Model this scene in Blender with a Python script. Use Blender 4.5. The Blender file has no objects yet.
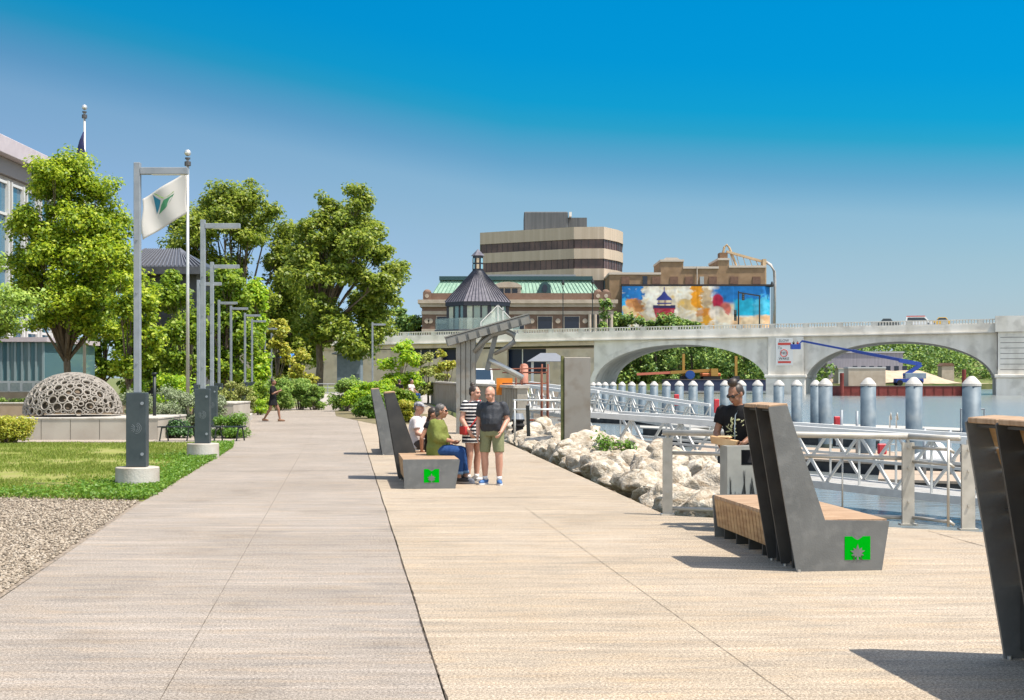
import bpy, bmesh, math, random
import numpy as np
from mathutils import Vector, Matrix, noise as mnoise
from mathutils.geometry import tessellate_polygon
random.seed(7); RNG = np.random.default_rng(11)
SC = bpy.context.scene
COL = SC.collection
F, HZ, EYE = 1400.0, 378.0, 1.85
R = math.radians
def X(px, D): return (px-512.0)/F*D
def Z(py, D): return EYE-(py-HZ)/F*D
def P(px, py, D): return Vector((X(px, D), D, Z(py, D)))
def G(px, D, z=0.0): return Vector((X(px, D), D, z))
V = Vector

# ---------------------------------------------------------------- materials
MATS = {}
def mat(name, c1, c2=None, scale=6.0, rough=.75, metal=0.0, bump=0.0, bscale=None, stretch=(1,1,1), detail=6, lo=.35, hi=.65,
        spec=None, island=None, transl=0.0, c3=None, s3=40.0, k3=.5, coat=0.0):
    if name in MATS: return MATS[name]
    dim = lambda c: tuple(q*.8 for q in c) if c is not None and max(c) > .22 else c
    if island is not None and name.startswith('leaf'): island = [tuple(min(.62,q*1.28) for q in c) for c in island]
    if island is None: c1, c2, c3 = dim(c1), dim(c2), dim(c3)
    m = bpy.data.materials.new(name); m.use_nodes = True
    nt = m.node_tree; N = nt.nodes; L = nt.links
    b = N['Principled BSDF']; out = N['Material Output']
    if spec is None and rough >= .75: spec = .2
    b.inputs['Roughness'].default_value = rough; b.inputs['Metallic'].default_value = metal
    if spec is not None: b.inputs['Specular IOR Level'].default_value = spec
    if coat: b.inputs['Coat Weight'].default_value = coat
    b.inputs['Base Color'].default_value = (*c1, 1)
    tc = N.new('ShaderNodeTexCoord'); mp = N.new('ShaderNodeMapping'); mp.inputs['Scale'].default_value = stretch
    L.new(tc.outputs['Object'], mp.inputs['Vector'])
    col = None
    if c2 is not None:
        nz = N.new('ShaderNodeTexNoise'); nz.inputs['Scale'].default_value = scale; nz.inputs['Detail'].default_value = detail
        L.new(mp.outputs['Vector'], nz.inputs['Vector'])
        rp = N.new('ShaderNodeValToRGB'); rp.color_ramp.elements[0].position = lo; rp.color_ramp.elements[1].position = hi
        rp.color_ramp.elements[0].color = (*c1, 1); rp.color_ramp.elements[1].color = (*c2, 1)
        L.new(nz.outputs['Fac'], rp.inputs['Fac']); col = rp.outputs['Color']
    if c3 is not None:
        n3 = N.new('ShaderNodeTexNoise'); n3.inputs['Scale'].default_value = s3; n3.inputs['Detail'].default_value = 3
        L.new(tc.outputs['Object'], n3.inputs['Vector'])
        r3 = N.new('ShaderNodeValToRGB'); r3.color_ramp.elements[0].position = .52; r3.color_ramp.elements[1].position = .66
        r3.color_ramp.elements[0].color = (0,0,0,1); r3.color_ramp.elements[1].color = (k3,k3,k3,1)
        L.new(n3.outputs['Fac'], r3.inputs['Fac'])
        mx = N.new('ShaderNodeMix'); mx.data_type = 'RGBA'
        L.new(r3.outputs['Color'], mx.inputs[0]); L.new(col, mx.inputs[6]); mx.inputs[7].default_value = (*c3, 1)
        col = mx.outputs[2]
    if island is not None:
        g = N.new('ShaderNodeNewGeometry'); rp = N.new('ShaderNodeValToRGB')
        els = rp.color_ramp.elements
        els[0].color = (*island[0], 1); els[-1].color = (*island[-1], 1)
        for i, c in enumerate(island[1:-1]):
            e = els.new((i+1)/(len(island)-1)); e.color = (*c, 1)
        L.new(g.outputs['Random Per Island'], rp.inputs['Fac']); col = rp.outputs['Color']
    if col is not None: L.new(col, b.inputs['Base Color'])
    if bump:
        nb = N.new('ShaderNodeTexNoise'); nb.inputs['Scale'].default_value = bscale or scale*3; nb.inputs['Detail'].default_value = 8
        L.new(mp.outputs['Vector'], nb.inputs['Vector'])
        bp = N.new('ShaderNodeBump'); bp.inputs['Strength'].default_value = bump; bp.inputs['Distance'].default_value = .05
        L.new(nb.outputs['Fac'], bp.inputs['Height']); L.new(bp.outputs['Normal'], b.inputs['Normal'])
    if transl:
        t = N.new('ShaderNodeBsdfTranslucent'); ms = N.new('ShaderNodeMixShader'); ms.inputs[0].default_value = transl
        if col is not None: L.new(col, t.inputs['Color'])
        else: t.inputs['Color'].default_value = (*c1, 1)
        L.new(b.outputs[0], ms.inputs[1]); L.new(t.outputs[0], ms.inputs[2]); L.new(ms.outputs[0], out.inputs['Surface'])
    MATS[name] = m
    return m
def stripes(name, c1, c2, scale, axis='Z', rough=.85):
    m = mat(name, c1, rough=rough); nt = m.node_tree; N = nt.nodes; L = nt.links
    tc = N.new('ShaderNodeTexCoord'); w = N.new('ShaderNodeTexWave'); w.wave_type = 'BANDS'; w.bands_direction = axis
    w.inputs['Scale'].default_value = scale; w.inputs['Distortion'].default_value = .4
    rp = N.new('ShaderNodeValToRGB'); rp.color_ramp.elements[0].position = .6; rp.color_ramp.elements[1].position = .68
    rp.color_ramp.elements[0].color = (*c1, 1); rp.color_ramp.elements[1].color = (*c2, 1)
    L.new(tc.outputs['Object'], w.inputs['Vector']); L.new(w.outputs['Fac'], rp.inputs['Fac'])
    L.new(rp.outputs['Color'], N['Principled BSDF'].inputs['Base Color'])
    return m
def glass(name, c, rough=.06, metal=0.0, alpha=1.0):
    m = mat(name, c, rough=rough, metal=metal, spec=.8)
    if alpha < 1: m.node_tree.nodes['Principled BSDF'].inputs['Alpha'].default_value = alpha
    return m

# ---------------------------------------------------------------- object helpers
def tag(o, label=None, cat=None, group=None, kind=None):
    if label: o['label'] = label
    if cat: o['category'] = cat
    if group: o['group'] = group
    if kind: o['kind'] = kind
    return o
def thing(name, label, cat, loc=(0,0,0), rz=0.0, group=None, scale=1.0):
    o = bpy.data.objects.new(name, None); COL.objects.link(o)
    o.location = loc; o.rotation_euler = (0,0,rz); o.scale = (scale,)*3; o.empty_display_size = .2
    return tag(o, label, cat, group)
def link(name, me, m, parent=None):
    o = bpy.data.objects.new(name, me); COL.objects.link(o)
    if m is not None and not me.materials: me.materials.append(m)
    if parent is not None: o.parent = parent
    return o
def copy_tree(o, parent=None):
    c = o.copy(); COL.objects.link(c)
    if parent is not None: c.parent = parent
    for ch in list(o.children): copy_tree(ch, c)
    return c
class MB:
    def __init__(s): s.bm = bmesh.new()
    def box(s, x0, x1, y0, y1, z0, z1, M=None):
        vs = [s.bm.verts.new((x, y, z)) for x in (x0, x1) for y in (y0, y1) for z in (z0, z1)]
        for f in ((0,1,3,2),(4,6,7,5),(0,4,5,1),(2,3,7,6),(0,2,6,4),(1,5,7,3)): s.bm.faces.new([vs[i] for i in f])
        if M is not None:
            for v in vs: v.co = M @ v.co
        return s
    def prism(s, pts, a, b, axis='y', M=None):
        """pts: 2D outline. axis y: (x,z) extruded y a..b; axis z: (x,y) extruded z a..b; axis x: (y,z) extruded x."""
        def mk(p, t): return {'y': (p[0], t, p[1]), 'z': (p[0], p[1], t), 'x': (t, p[0], p[1])}[axis]
        A = [s.bm.verts.new(mk(p, a)) for p in pts]; B = [s.bm.verts.new(mk(p, b)) for p in pts]
        n = len(pts)
        for tri in tessellate_polygon([[V((p[0], p[1], 0)) for p in pts]]):
            s.bm.faces.new([A[i] for i in tri]); s.bm.faces.new([B[i] for i in tri[::-1]])
        for i in range(n): s.bm.faces.new((A[i], B[i], B[(i+1)%n], A[(i+1)%n]))
        if M is not None:
            for v in A+B: v.co = M @ v.co
        return s
    def cyl(s, a, b, ra, rb=None, seg=12, caps=True, ry=None):
        a, b = V(a), V(b); rb = ra if rb is None else rb
        d = (b-a); q = d.to_track_quat('Z', 'Y').to_matrix()
        k = 1.0 if ry is None else ry/ra
        rings = []
        for c, r in ((a, ra), (b, rb)):
            rings.append([s.bm.verts.new(c + q @ V((math.cos(2*math.pi*i/seg)*r, math.sin(2*math.pi*i/seg)*r*k, 0))) for i in range(seg)])
        for i in range(seg): s.bm.faces.new((rings[0][i], rings[0][(i+1)%seg], rings[1][(i+1)%seg], rings[1][i]))
        if caps:
            s.bm.faces.new(rings[0][::-1]); s.bm.faces.new(rings[1])
        return s
    def bar(s, a, b, w, h=None, up=(0,0,1)):
        a, b = V(a), V(b); h = h or w; d = (b-a).normalized(); u = V(up)
        if abs(d.dot(u)) > .98: u = V((0,1,0))
        r = d.cross(u).normalized(); u = r.cross(d)
        vs = [s.bm.verts.new(c + r*sx*w/2 + u*sz*h/2) for c in (a, b) for sx in (-1, 1) for sz in (-1, 1)]
        for f in ((0,1,3,2),(4,6,7,5),(0,4,5,1),(2,3,7,6),(0,2,6,4),(1,5,7,3)): s.bm.faces.new([vs[i] for i in f])
        return s
    def tube(s, pts, rad, seg=10):
        pts = [V(p) for p in pts]; rads = rad if isinstance(rad, (list, tuple)) else [rad]*len(pts)
        rings = []
        for i, p in enumerate(pts):
            d = (pts[min(i+1, len(pts)-1)] - pts[max(i-1, 0)]).normalized()
            u = V((0,0,1)) if abs(d.z) < .9 else V((0,1,0))
            r = d.cross(u).normalized(); u = r.cross(d)
            rings.append([s.bm.verts.new(p + (r*math.cos(2*math.pi*k/seg) + u*math.sin(2*math.pi*k/seg))*rads[i]) for k in range(seg)])
        for A, B in zip(rings, rings[1:]):
            for k in range(seg): s.bm.faces.new((A[k], A[(k+1)%seg], B[(k+1)%seg], B[k]))
        s.bm.faces.new(rings[0][::-1]); s.bm.faces.new(rings[-1])
        return s
    def ell(s, c, r, M=None, sub=2):
        r = (r, r, r) if not isinstance(r, (tuple, list)) else r
        T = Matrix.Translation(V(c)) @ (M.to_4x4() if M is not None else Matrix.Identity(4)) @ Matrix.Diagonal((*r, 1))
        bmesh.ops.create_icosphere(s.bm, subdivisions=sub, radius=1, matrix=T); return s
    def caps(s, a, b, ra, rb=None, seg=14):
        rb = ra if rb is None else rb
        s.cyl(a, b, ra, rb, seg); s.ell(a, ra*.995); s.ell(b, rb*.995); return s
    def loft(s, rings, seg=20, caps=True):
        """rings: (center, rx, ry[, M])."""
        rr = []
        for r in rings:
            c, rx, ry = V(r[0]), r[1], r[2]; M = r[3] if len(r) > 3 else None
            ring = []
            for i in range(seg):
                a = 2*math.pi*i/seg; p = V((math.cos(a)*rx, math.sin(a)*ry, 0))
                ring.append(s.bm.verts.new(c + (M @ p if M is not None else p)))
            rr.append(ring)
        for A, B in zip(rr, rr[1:]):
            for k in range(seg): s.bm.faces.new((A[k], A[(k+1)%seg], B[(k+1)%seg], B[k]))
        if caps:
            s.bm.faces.new(rr[0][::-1]); s.bm.faces.new(rr[-1])
        return s
    def torus(s, c, n, Rr, r, seg=18, ms=6, e=1.0):
        n = V(n).normalized(); q = n.to_track_quat('Z', 'Y').to_matrix(); c = V(c); rings = []
        for i in range(seg):
            a = 2*math.pi*i/seg; d = V((math.cos(a), math.sin(a)*e, 0))
            rings.append([s.bm.verts.new(c + q @ (d*Rr + (d.normalized()*math.cos(2*math.pi*k/ms) + V((0,0,1))*math.sin(2*math.pi*k/ms))*r)) for k in range(ms)])
        for i in range(seg):
            A, B = rings[i], rings[(i+1)%seg]
            for k in range(ms): s.bm.faces.new((A[k], A[(k+1)%ms], B[(k+1)%ms], B[k]))
        return s
    def quad(s, *p):
        s.bm.faces.new([s.bm.verts.new(q) for q in p]); return s
    def bevel(s, w, seg=2):
        bmesh.ops.bevel(s.bm, geom=list(s.bm.edges), offset=w, segments=seg, affect='EDGES', profile=.6); return s
    def build(s, name, m, parent=None, smooth=False, fix=True):
        if fix: bmesh.ops.recalc_face_normals(s.bm, faces=s.bm.faces)
        me = bpy.data.meshes.new(name); s.bm.to_mesh(me); s.bm.free()
        if smooth:
            for p in me.polygons: p.use_smooth = True
        return link(name, me, m, parent)
def remesh(mb, name, m, parent, vox=.01, it=3, fac=.5, wrinkle=0.0):
    o = mb.build('tmp', None)
    r = o.modifiers.new('r', 'REMESH'); r.mode = 'VOXEL'; r.voxel_size = vox; r.use_smooth_shade = True
    if it:
        sm = o.modifiers.new('s', 'SMOOTH'); sm.factor = fac; sm.iterations = it
    dg = bpy.context.evaluated_depsgraph_get(); dg.update()
    me = bpy.data.meshes.new_from_object(o.evaluated_get(dg)); me.name = name
    old = o.data; bpy.data.objects.remove(o); bpy.data.meshes.remove(old)
    me.materials.clear()
    if wrinkle:
        sd = random.uniform(0,50)
        nr_ = [v.normal.copy() for v in me.vertices]
        for v, n_ in zip(me.vertices, nr_):
            c = v.co.copy(); k = mnoise.noise((c.x*9+sd, c.y*9, c.z*4+c.x*5))+.6*mnoise.noise((c.x*20, c.y*20+sd, c.z*9-c.x*11)); v.co = c+n_*wrinkle*(k-.15)
        me.update()
    for p in me.polygons: p.use_smooth = True
    return link(name, me, m, parent)
def text(s, size, m, parent, M, name='lettering', depth=.01, align='CENTER'):
    cu = bpy.data.curves.new('t', 'FONT'); cu.body = s; cu.size = size; cu.extrude = depth; cu.align_x = align; cu.align_y = 'CENTER'; cu.resolution_u = 3
    o = bpy.data.objects.new('t', cu); COL.objects.link(o)
    dg = bpy.context.evaluated_depsgraph_get(); dg.update()
    me = bpy.data.meshes.new_from_object(o.evaluated_get(dg)); bpy.data.objects.remove(o); bpy.data.curves.remove(cu)
    me.transform(M); me.materials.clear(); me.name = name
    return link(name, me, m, parent)
FRONT = Matrix.Rotation(R(90), 4, 'X')       # text plane facing -y

# ---------------------------------------------------------------- foliage
def npmesh(name, verts, faces, m, parent=None):
    me = bpy.data.meshes.new(name); nv, nf = len(verts), len(faces); k = faces.shape[1]
    me.vertices.add(nv); me.vertices.foreach_set('co', verts.astype(np.float32).ravel())
    me.loops.add(nf*k); me.loops.foreach_set('vertex_index', faces.astype(np.int32).ravel())
    me.polygons.add(nf); me.polygons.foreach_set('loop_start', np.arange(0, nf*k, k, dtype=np.int32))
    me.update(calc_edges=True); me.validate()
    return link(name, me, m, parent)
def unit(n):
    v = RNG.normal(size=(n,3)); return v/np.linalg.norm(v, axis=1, keepdims=True)
def leaf_quads(pts, nrm, size):
    n = len(pts); nrm = nrm/np.linalg.norm(nrm, axis=1, keepdims=True)
    t = unit(n); t -= (t*nrm).sum(1, keepdims=True)*nrm; t /= np.linalg.norm(t, axis=1, keepdims=True)
    b = np.cross(nrm, t); s = (size*RNG.uniform(.6, 1.25, n))[:, None]
    w = RNG.uniform(.45, .75, n)[:, None]
    v = np.stack([pts - t*s*.5, pts + b*s*.5*w + nrm*s*.12, pts + t*s*.5 - nrm*s*.06, pts - b*s*.5*w + nrm*s*.12], 1).reshape(-1, 3)
    f = np.arange(4*n).reshape(n, 4)
    return v, f
def crown(name, parent, m, lobes, n, size, sub=12, subr=.50, tight=.5, up=.75):
    """lobes: (cx,cy,cz,rx,ry,rz) ellipsoids; leaves sit in small clumps spread over and through each lobe."""
    P_, N_ = [], []
    vol = np.array([(l[3]*l[4]*l[5])**.667 for l in lobes]); vol /= vol.sum()
    for l, w in zip(lobes, vol):
        c = np.array(l[:3]); r = np.array(l[3:])
        k = sub; d = unit(k*2); d = d[d[:,2] > -.75][:k]
        cen = c + d*r*RNG.uniform(.30, .80, (len(d),1))
        cen = np.vstack([cen, c[None]])
        m_ = int(n*w); which = RNG.integers(0, len(cen), m_)
        q = unit(m_); rad = RNG.uniform(0, 1, (m_,1))**tight
        sr = (r.mean()*subr*RNG.uniform(.6, 1.25, len(cen)))[which][:, None]
        pp = cen[which] + q*rad*sr*np.array([1.1,1.1,.8])
        nn = q*.5 + unit(m_)*.7 + np.array([.15,-.1,up])
        P_.append(pp); N_.append(nn)
    v, f = leaf_quads(np.vstack(P_), np.vstack(N_), size)
    return npmesh(name, v, f, m, parent)
def blades(name, pts, h, w, lean, m, parent=None, curve=.4):
    n = len(pts); a = RNG.uniform(0, 2*np.pi, n); hh = h*RNG.uniform(.55, 1.2, n)
    d = np.stack([np.cos(a), np.sin(a), np.zeros(n)], 1); s = np.stack([-np.sin(a), np.cos(a), np.zeros(n)], 1)
    L_ = (lean*RNG.uniform(.1, 1, n)*hh)[:, None]; z = np.zeros((n,3)); z[:,2] = hh
    ww = w*RNG.uniform(.6, 1.3, n)[:, None]
    v = np.stack([pts - s*ww*.5, pts + s*ww*.5, pts + d*L_*curve + z*.6 + s*ww*.4, pts + d*L_ + z, pts + d*L_*curve + z*.6 - s*ww*.4], 1).reshape(-1, 3)
    return npmesh(name, v, np.arange(5*n).reshape(n, 5), m, parent)
BARK = mat('bark', (.10,.075,.055), (.19,.15,.11), 4, .95, bump=.6, stretch=(3,3,.6))
BARKPALE = mat('bark_pale', (.17,.14,.11), (.30,.26,.21), 4, .95, bump=.5, stretch=(3,3,.6))
def tree(name, label, base, lobes, leafmat, n, size, trunk_r=.25, group=None, bark=None, fork=.35, cat='tree', **kw):
    """base: Vector on the ground; lobes relative to base."""
    t = thing(name, label, cat, base, 0, group)
    crown('crown', t, leafmat, lobes, n, size, **kw)
    tb = MB(); zt = max(l[2] for l in lobes); top = V((0,0,0))
    lowest = min(l[2]-l[5] for l in lobes); zf = max(lowest*1.0, zt*fork*.6)
    main = [(0,0,-.2), (.03*zf,.02*zf,zf*.5), (0,.02*zf,zf), (.02*zt,0,zt*.72)]
    tb.tube(main, [trunk_r*1.25, trunk_r, trunk_r*.85, trunk_r*.25], 10)
    for l in lobes:
        e = V(l[:3]); s = V(main[2])*random.uniform(.85, 1.0); mid = s.lerp(e, .5) + V((random.uniform(-.1,.1)*l[3], random.uniform(-.1,.1)*l[3], .1*l[5]))
        tb.tube([s, mid, e], [trunk_r*.5, trunk_r*.30, trunk_r*.06], 6)
        for q in range(3):
            dd = V(unit(1)[0]); dd.z = abs(dd.z)*.6
            tb.tube([mid.lerp(e,.5), e+V((dd.x*l[3], dd.y*l[4], dd.z*l[5]*.5))*.6], [trunk_r*.14, trunk_r*.04], 5)
    tb.build('trunk', bark or BARK, t, True)
    return t
def shrub(name, label, base, lobes, leafmat, n, size, group=None, cat='shrub', **kw):
    t = thing(name, label, cat, base, 0, group)
    crown('foliage', t, leafmat, lobes, n, size, **kw)
    tb = MB()
    for l in lobes:
        e = V(l[:3]); tb.tube([(e.x*.3, e.y*.3, -.05), (e.x*.7, e.y*.7, e.z*.6), e], [.03,.02,.008], 5)
    tb.build('stems', BARK, t)
    return t
def auto_lobes(wx, wy, z0, z1, k, seed, taper=.6, rs=.30):
    """k lobes filling an egg-shaped envelope of half width wx,wy between z0 and z1."""
    rd = random.Random(seed); out = []; H = z1-z0
    for i in range(k):
        for _ in range(60):
            u = rd.uniform(.08, .95); a = rd.uniform(0, 2*math.pi)
            env = math.sin(math.pi*min(1, (u*.82+.14)))**taper
            rr = rd.uniform(.2, 1)**.6*(1-rs)*env
            x, y, z = math.cos(a)*rr*wx, math.sin(a)*rr*wy, z0+u*H
            r = rs*rd.uniform(.75, 1.25)
            if all((x-o[0])**2/(wx*wx)+(y-o[1])**2/(wy*wy)+((z-o[2])/(H*.5))**2 > (rs*.85)**2 for o in out): break
        rz = r*H*.42
        out.append((x, y, z, r*wx, r*wy, rz))
    # stretch the cluster so that it fills its envelope exactly
    fx_ = wx/max(abs(o[0])+o[3]*.9 for o in out); lo = min(o[2]-o[5]*.9 for o in out); hi = max(o[2]+o[5]*.9 for o in out); fz = (z1-z0)/(hi-lo)
    return [(o[0]*fx_, o[1]*fx_, z0+(o[2]-lo)*fz, o[3]*fx_, o[4]*fx_, o[5]*fz) for o in out]
# leaves
LEAF = dict(
 maple = mat('leaf_maple', (.1,.2,.02), island=[(.06,.13,.008),(.18,.27,.012),(.31,.39,.018),(.43,.47,.04)], transl=.5, rough=.5),
 light = mat('leaf_light', (.1,.2,.02), island=[(.13,.22,.03),(.23,.33,.045),(.32,.40,.07)], transl=.35, rough=.55),
 cotton = mat('leaf_cottonwood', (.06,.12,.02), island=[(.055,.10,.012),(.14,.20,.02),(.24,.295,.03),(.33,.36,.06)], transl=.5, rough=.45),
 mid = mat('leaf_mid', (.06,.14,.02), island=[(.06,.13,.010),(.17,.265,.018),(.30,.375,.03)], transl=.5, rough=.5),
 lime = mat('leaf_lime', (.1,.3,.02), island=[(.13,.27,.010),(.25,.40,.018),(.42,.52,.03)], transl=.5, rough=.5),
 yellow = mat('leaf_yellow', (.3,.3,.03), island=[(.18,.24,.02),(.32,.32,.03),(.42,.36,.05)], transl=.35, rough=.5),
 dark = mat('leaf_dark', (.03,.08,.02), island=[(.02,.06,.015),(.045,.11,.025),(.07,.15,.03)], transl=.25, rough=.5),
 far = mat('leaf_far', (.03,.08,.02), island=[(.04,.09,.025),(.08,.16,.03),(.16,.25,.04),(.24,.31,.06)], transl=.25, rough=.6),
 sage = mat('leaf_sage', (.2,.25,.15), island=[(.12,.17,.07),(.21,.255,.13),(.30,.32,.22)], transl=.25, rough=.7),
 grassy = mat('leaf_grassy', (.1,.2,.03), island=[(.10,.19,.03),(.19,.30,.05),(.33,.41,.10)], transl=.5, rough=.6),
 lawn = mat('leaf_lawn', (.1,.2,.03), island=[(.11,.18,.014),(.20,.26,.03),(.29,.31,.08)], transl=.35, rough=.6),
 weed = mat('leaf_weed', (.1,.2,.03), island=[(.05,.125,.008),(.09,.185,.012),(.15,.24,.025)], transl=.35, rough=.5),
 dogwood = mat('leaf_twig', (.1,.12,.05), island=[(.13,.17,.03),(.22,.25,.05),(.30,.29,.09)], transl=.3, rough=.6),
)
# ---------------------------------------------------------------- sky, sun, camera
w = bpy.data.worlds.new("World"); SC.world = w; w.use_nodes = True
nt = w.node_tree; bg = nt.nodes['Background']
SUN_EL = R(64); SD = V((1.0, -.46, 0)).normalized()
S = V((SD.x*math.cos(SUN_EL), SD.y*math.cos(SUN_EL), math.sin(SUN_EL)))
sky = nt.nodes.new('ShaderNodeTexSky'); sky.sky_type = 'NISHITA'; sky.sun_disc = False
sky.sun_elevation = SUN_EL; sky.sun_rotation = math.atan2(S.x, S.y); sky.air_density = 1.0; sky.dust_density = .6; sky.ozone_density = 2.5; sky.altitude = 200
tc = nt.nodes.new('ShaderNodeTexCoord'); sp = nt.nodes.new('ShaderNodeSeparateXYZ')
nt.links.new(tc.outputs['Generated'], sp.inputs[0])
# azure in upper view, pale haze low; unseen stops above warmed to whiten the fill
rmp = nt.nodes.new('ShaderNodeValToRGB'); E = rmp.color_ramp.elements
E[0].position = 0.0; E[0].color = (*(0.253, 0.327, 0.4594),1)
E[1].position = .60; E[1].color = (1.12,.90,.69,1)
for p, c in ((0.038,(0.2341, 0.2796, 0.3717)), (0.067,(0.236, 0.2673, 0.3239)), (0.102,(0.2364, 0.2771, 0.301)), (0.13,(0.2215, 0.284, 0.3006)), (0.152,(0.133, 0.25, 0.2849)), (0.166,(0.0822, 0.249, 0.2844)), (0.18,(0.0252, 0.2512, 0.2911)), (0.195,(0.007, 0.2544, 0.3189)), (0.226,(0.0016, 0.2544, 0.3517)), (0.265,(0.0, 0.2673, 0.3774)), (.35,(.002,.24,.36)), (.45,(1.0,.80,.61))):
    e = E.new(p); e.color = (*c,1)
def mth(op, a, b, c=None):
    n_ = nt.nodes.new('ShaderNodeMath'); n_.operation = op
    for q_, v_ in enumerate((a, b, c)):
        if v_ is None: continue
        if isinstance(v_, (int, float)): n_.inputs[q_].default_value = v_
        else: nt.links.new(v_, n_.inputs[q_])
    return n_
# haze lies thicker to the west
t1 = mth('MULTIPLY_ADD', sp.outputs['X'], .07, sp.outputs['Z']); t2 = mth('MINIMUM', sp.outputs['X'], 0.0); tlt = mth('MULTIPLY_ADD', t2.outputs[0], .115, t1.outputs[0])
nt.links.new(tlt.outputs[0], rmp.inputs['Fac'])
mul = nt.nodes.new('ShaderNodeMix'); mul.data_type = 'RGBA'; mul.blend_type = 'MULTIPLY'; mul.inputs[0].default_value = 1.0
bk = nt.nodes.new('ShaderNodeMapRange'); bk.inputs[1].default_value = .15; bk.inputs[2].default_value = -.45; bk.interpolation_type = 'SMOOTHSTEP'   # sky behind the viewer whitened and raised, out of view, to fill facing sides
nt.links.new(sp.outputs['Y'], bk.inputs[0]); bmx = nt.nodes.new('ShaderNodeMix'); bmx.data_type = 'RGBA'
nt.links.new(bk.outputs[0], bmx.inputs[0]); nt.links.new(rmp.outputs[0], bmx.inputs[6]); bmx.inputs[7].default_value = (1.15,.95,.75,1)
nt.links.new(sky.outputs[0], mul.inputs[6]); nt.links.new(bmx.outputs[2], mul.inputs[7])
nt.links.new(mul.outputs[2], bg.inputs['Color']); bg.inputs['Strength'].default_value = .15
sl = bpy.data.lights.new('sun', 'SUN'); sl.energy = 3.0; sl.angle = R(.5); sl.color = (1, .94, .84)
so = bpy.data.objects.new('sun', sl); COL.objects.link(so); so.rotation_euler = S.to_track_quat('Z', 'Y').to_euler(); so.location = S*50
cam = bpy.data.cameras.new('camera'); co = bpy.data.objects.new('camera', cam); COL.objects.link(co); SC.camera = co
cam.sensor_width = 36; cam.lens = F/1024*36; co.location = (0,0,EYE); co.rotation_euler = (R(90),0,0)
cam.shift_y = 28/1024; cam.clip_start = .1; cam.clip_end = 9000
SC.view_settings.view_transform = 'Standard'; SC.view_settings.look = 'None'; SC.view_settings.gamma = 1; SC.view_settings.exposure = 1.33
SC.render.engine = 'CYCLES'; SC.cycles.use_denoising = True; SC.cycles.max_bounces = 6; SC.cycles.transparent_max_bounces = 8

# ---------------------------------------------------------------- ground
WZ = -1.8
EAST = [(60,-60), (60,-2), (9,15.2), (5.6,16.9), (2.12,18.9), (-.30,41.8), (-.85,47), (-6.3,105), (-2,150), (8,250), (19,325), (28,420), (60,440), (110,455), (220,464), (900,460), (5000,700)]
def ground_sheet(name, outline, z, m, skirt=None, kind='structure'):
    b = MB(); vs = [b.bm.verts.new((x, y, z)) for x, y in outline]
    f = b.bm.faces.new(vs)
    if f.normal.z < 0: f.normal_flip()
    f.normal_update()
    bmesh.ops.triangulate(b.bm, faces=[f])
    if skirt:
        for i in range(skirt):
            (x0,y0),(x1,y1) = outline[i], outline[i+1]
            b.quad((x0,y0,z),(x1,y1,z),(x1,y1,-4),(x0,y0,-4))
    for f in b.bm.faces:
        f.normal_update()
        if f.normal.z < -.1: f.normal_flip()
    o = b.build(name, m, None, fix=False); tag(o, kind=kind); return o
SOIL = mat('soil', (.10,.12,.04), (.17,.17,.07), .5, .95, bump=.3, bscale=8, c3=(.10,.16,.04), s3=.3, k3=1)
ground_sheet('ground', EAST + [(5000,8000), (-5000,8000), (-5000,-60)], -.05, SOIL, skirt=len(EAST)-1)
wm = mat('river_water', (.19,.215,.215), (.24,.26,.255), .05, .16, spec=.5, bump=.0)
nt_ = wm.node_tree; N = nt_.nodes; L = nt_.links
tcw = N.new('ShaderNodeTexCoord'); bp = N.new('ShaderNodeBump'); bp.inputs['Strength'].default_value = .5; bp.inputs['Distance'].default_value = .12
mpw = N.new('ShaderNodeMapping'); mpw.inputs['Scale'].default_value = (.8, 2.2, 1); nzw = N.new('ShaderNodeTexNoise'); nzw.inputs['Scale'].default_value = 1.1; nzw.inputs['Detail'].default_value = 5
L.new(tcw.outputs['Object'], mpw.inputs[0]); L.new(mpw.outputs[0], nzw.inputs['Vector']); L.new(nzw.outputs['Fac'], bp.inputs['Height']); L.new(bp.outputs['Normal'], N['Principled BSDF'].inputs['Normal'])
ground_sheet('river', [(-60,-60), (5000,-60), (5000,1500), (-60,1500)], WZ, wm)
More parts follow.
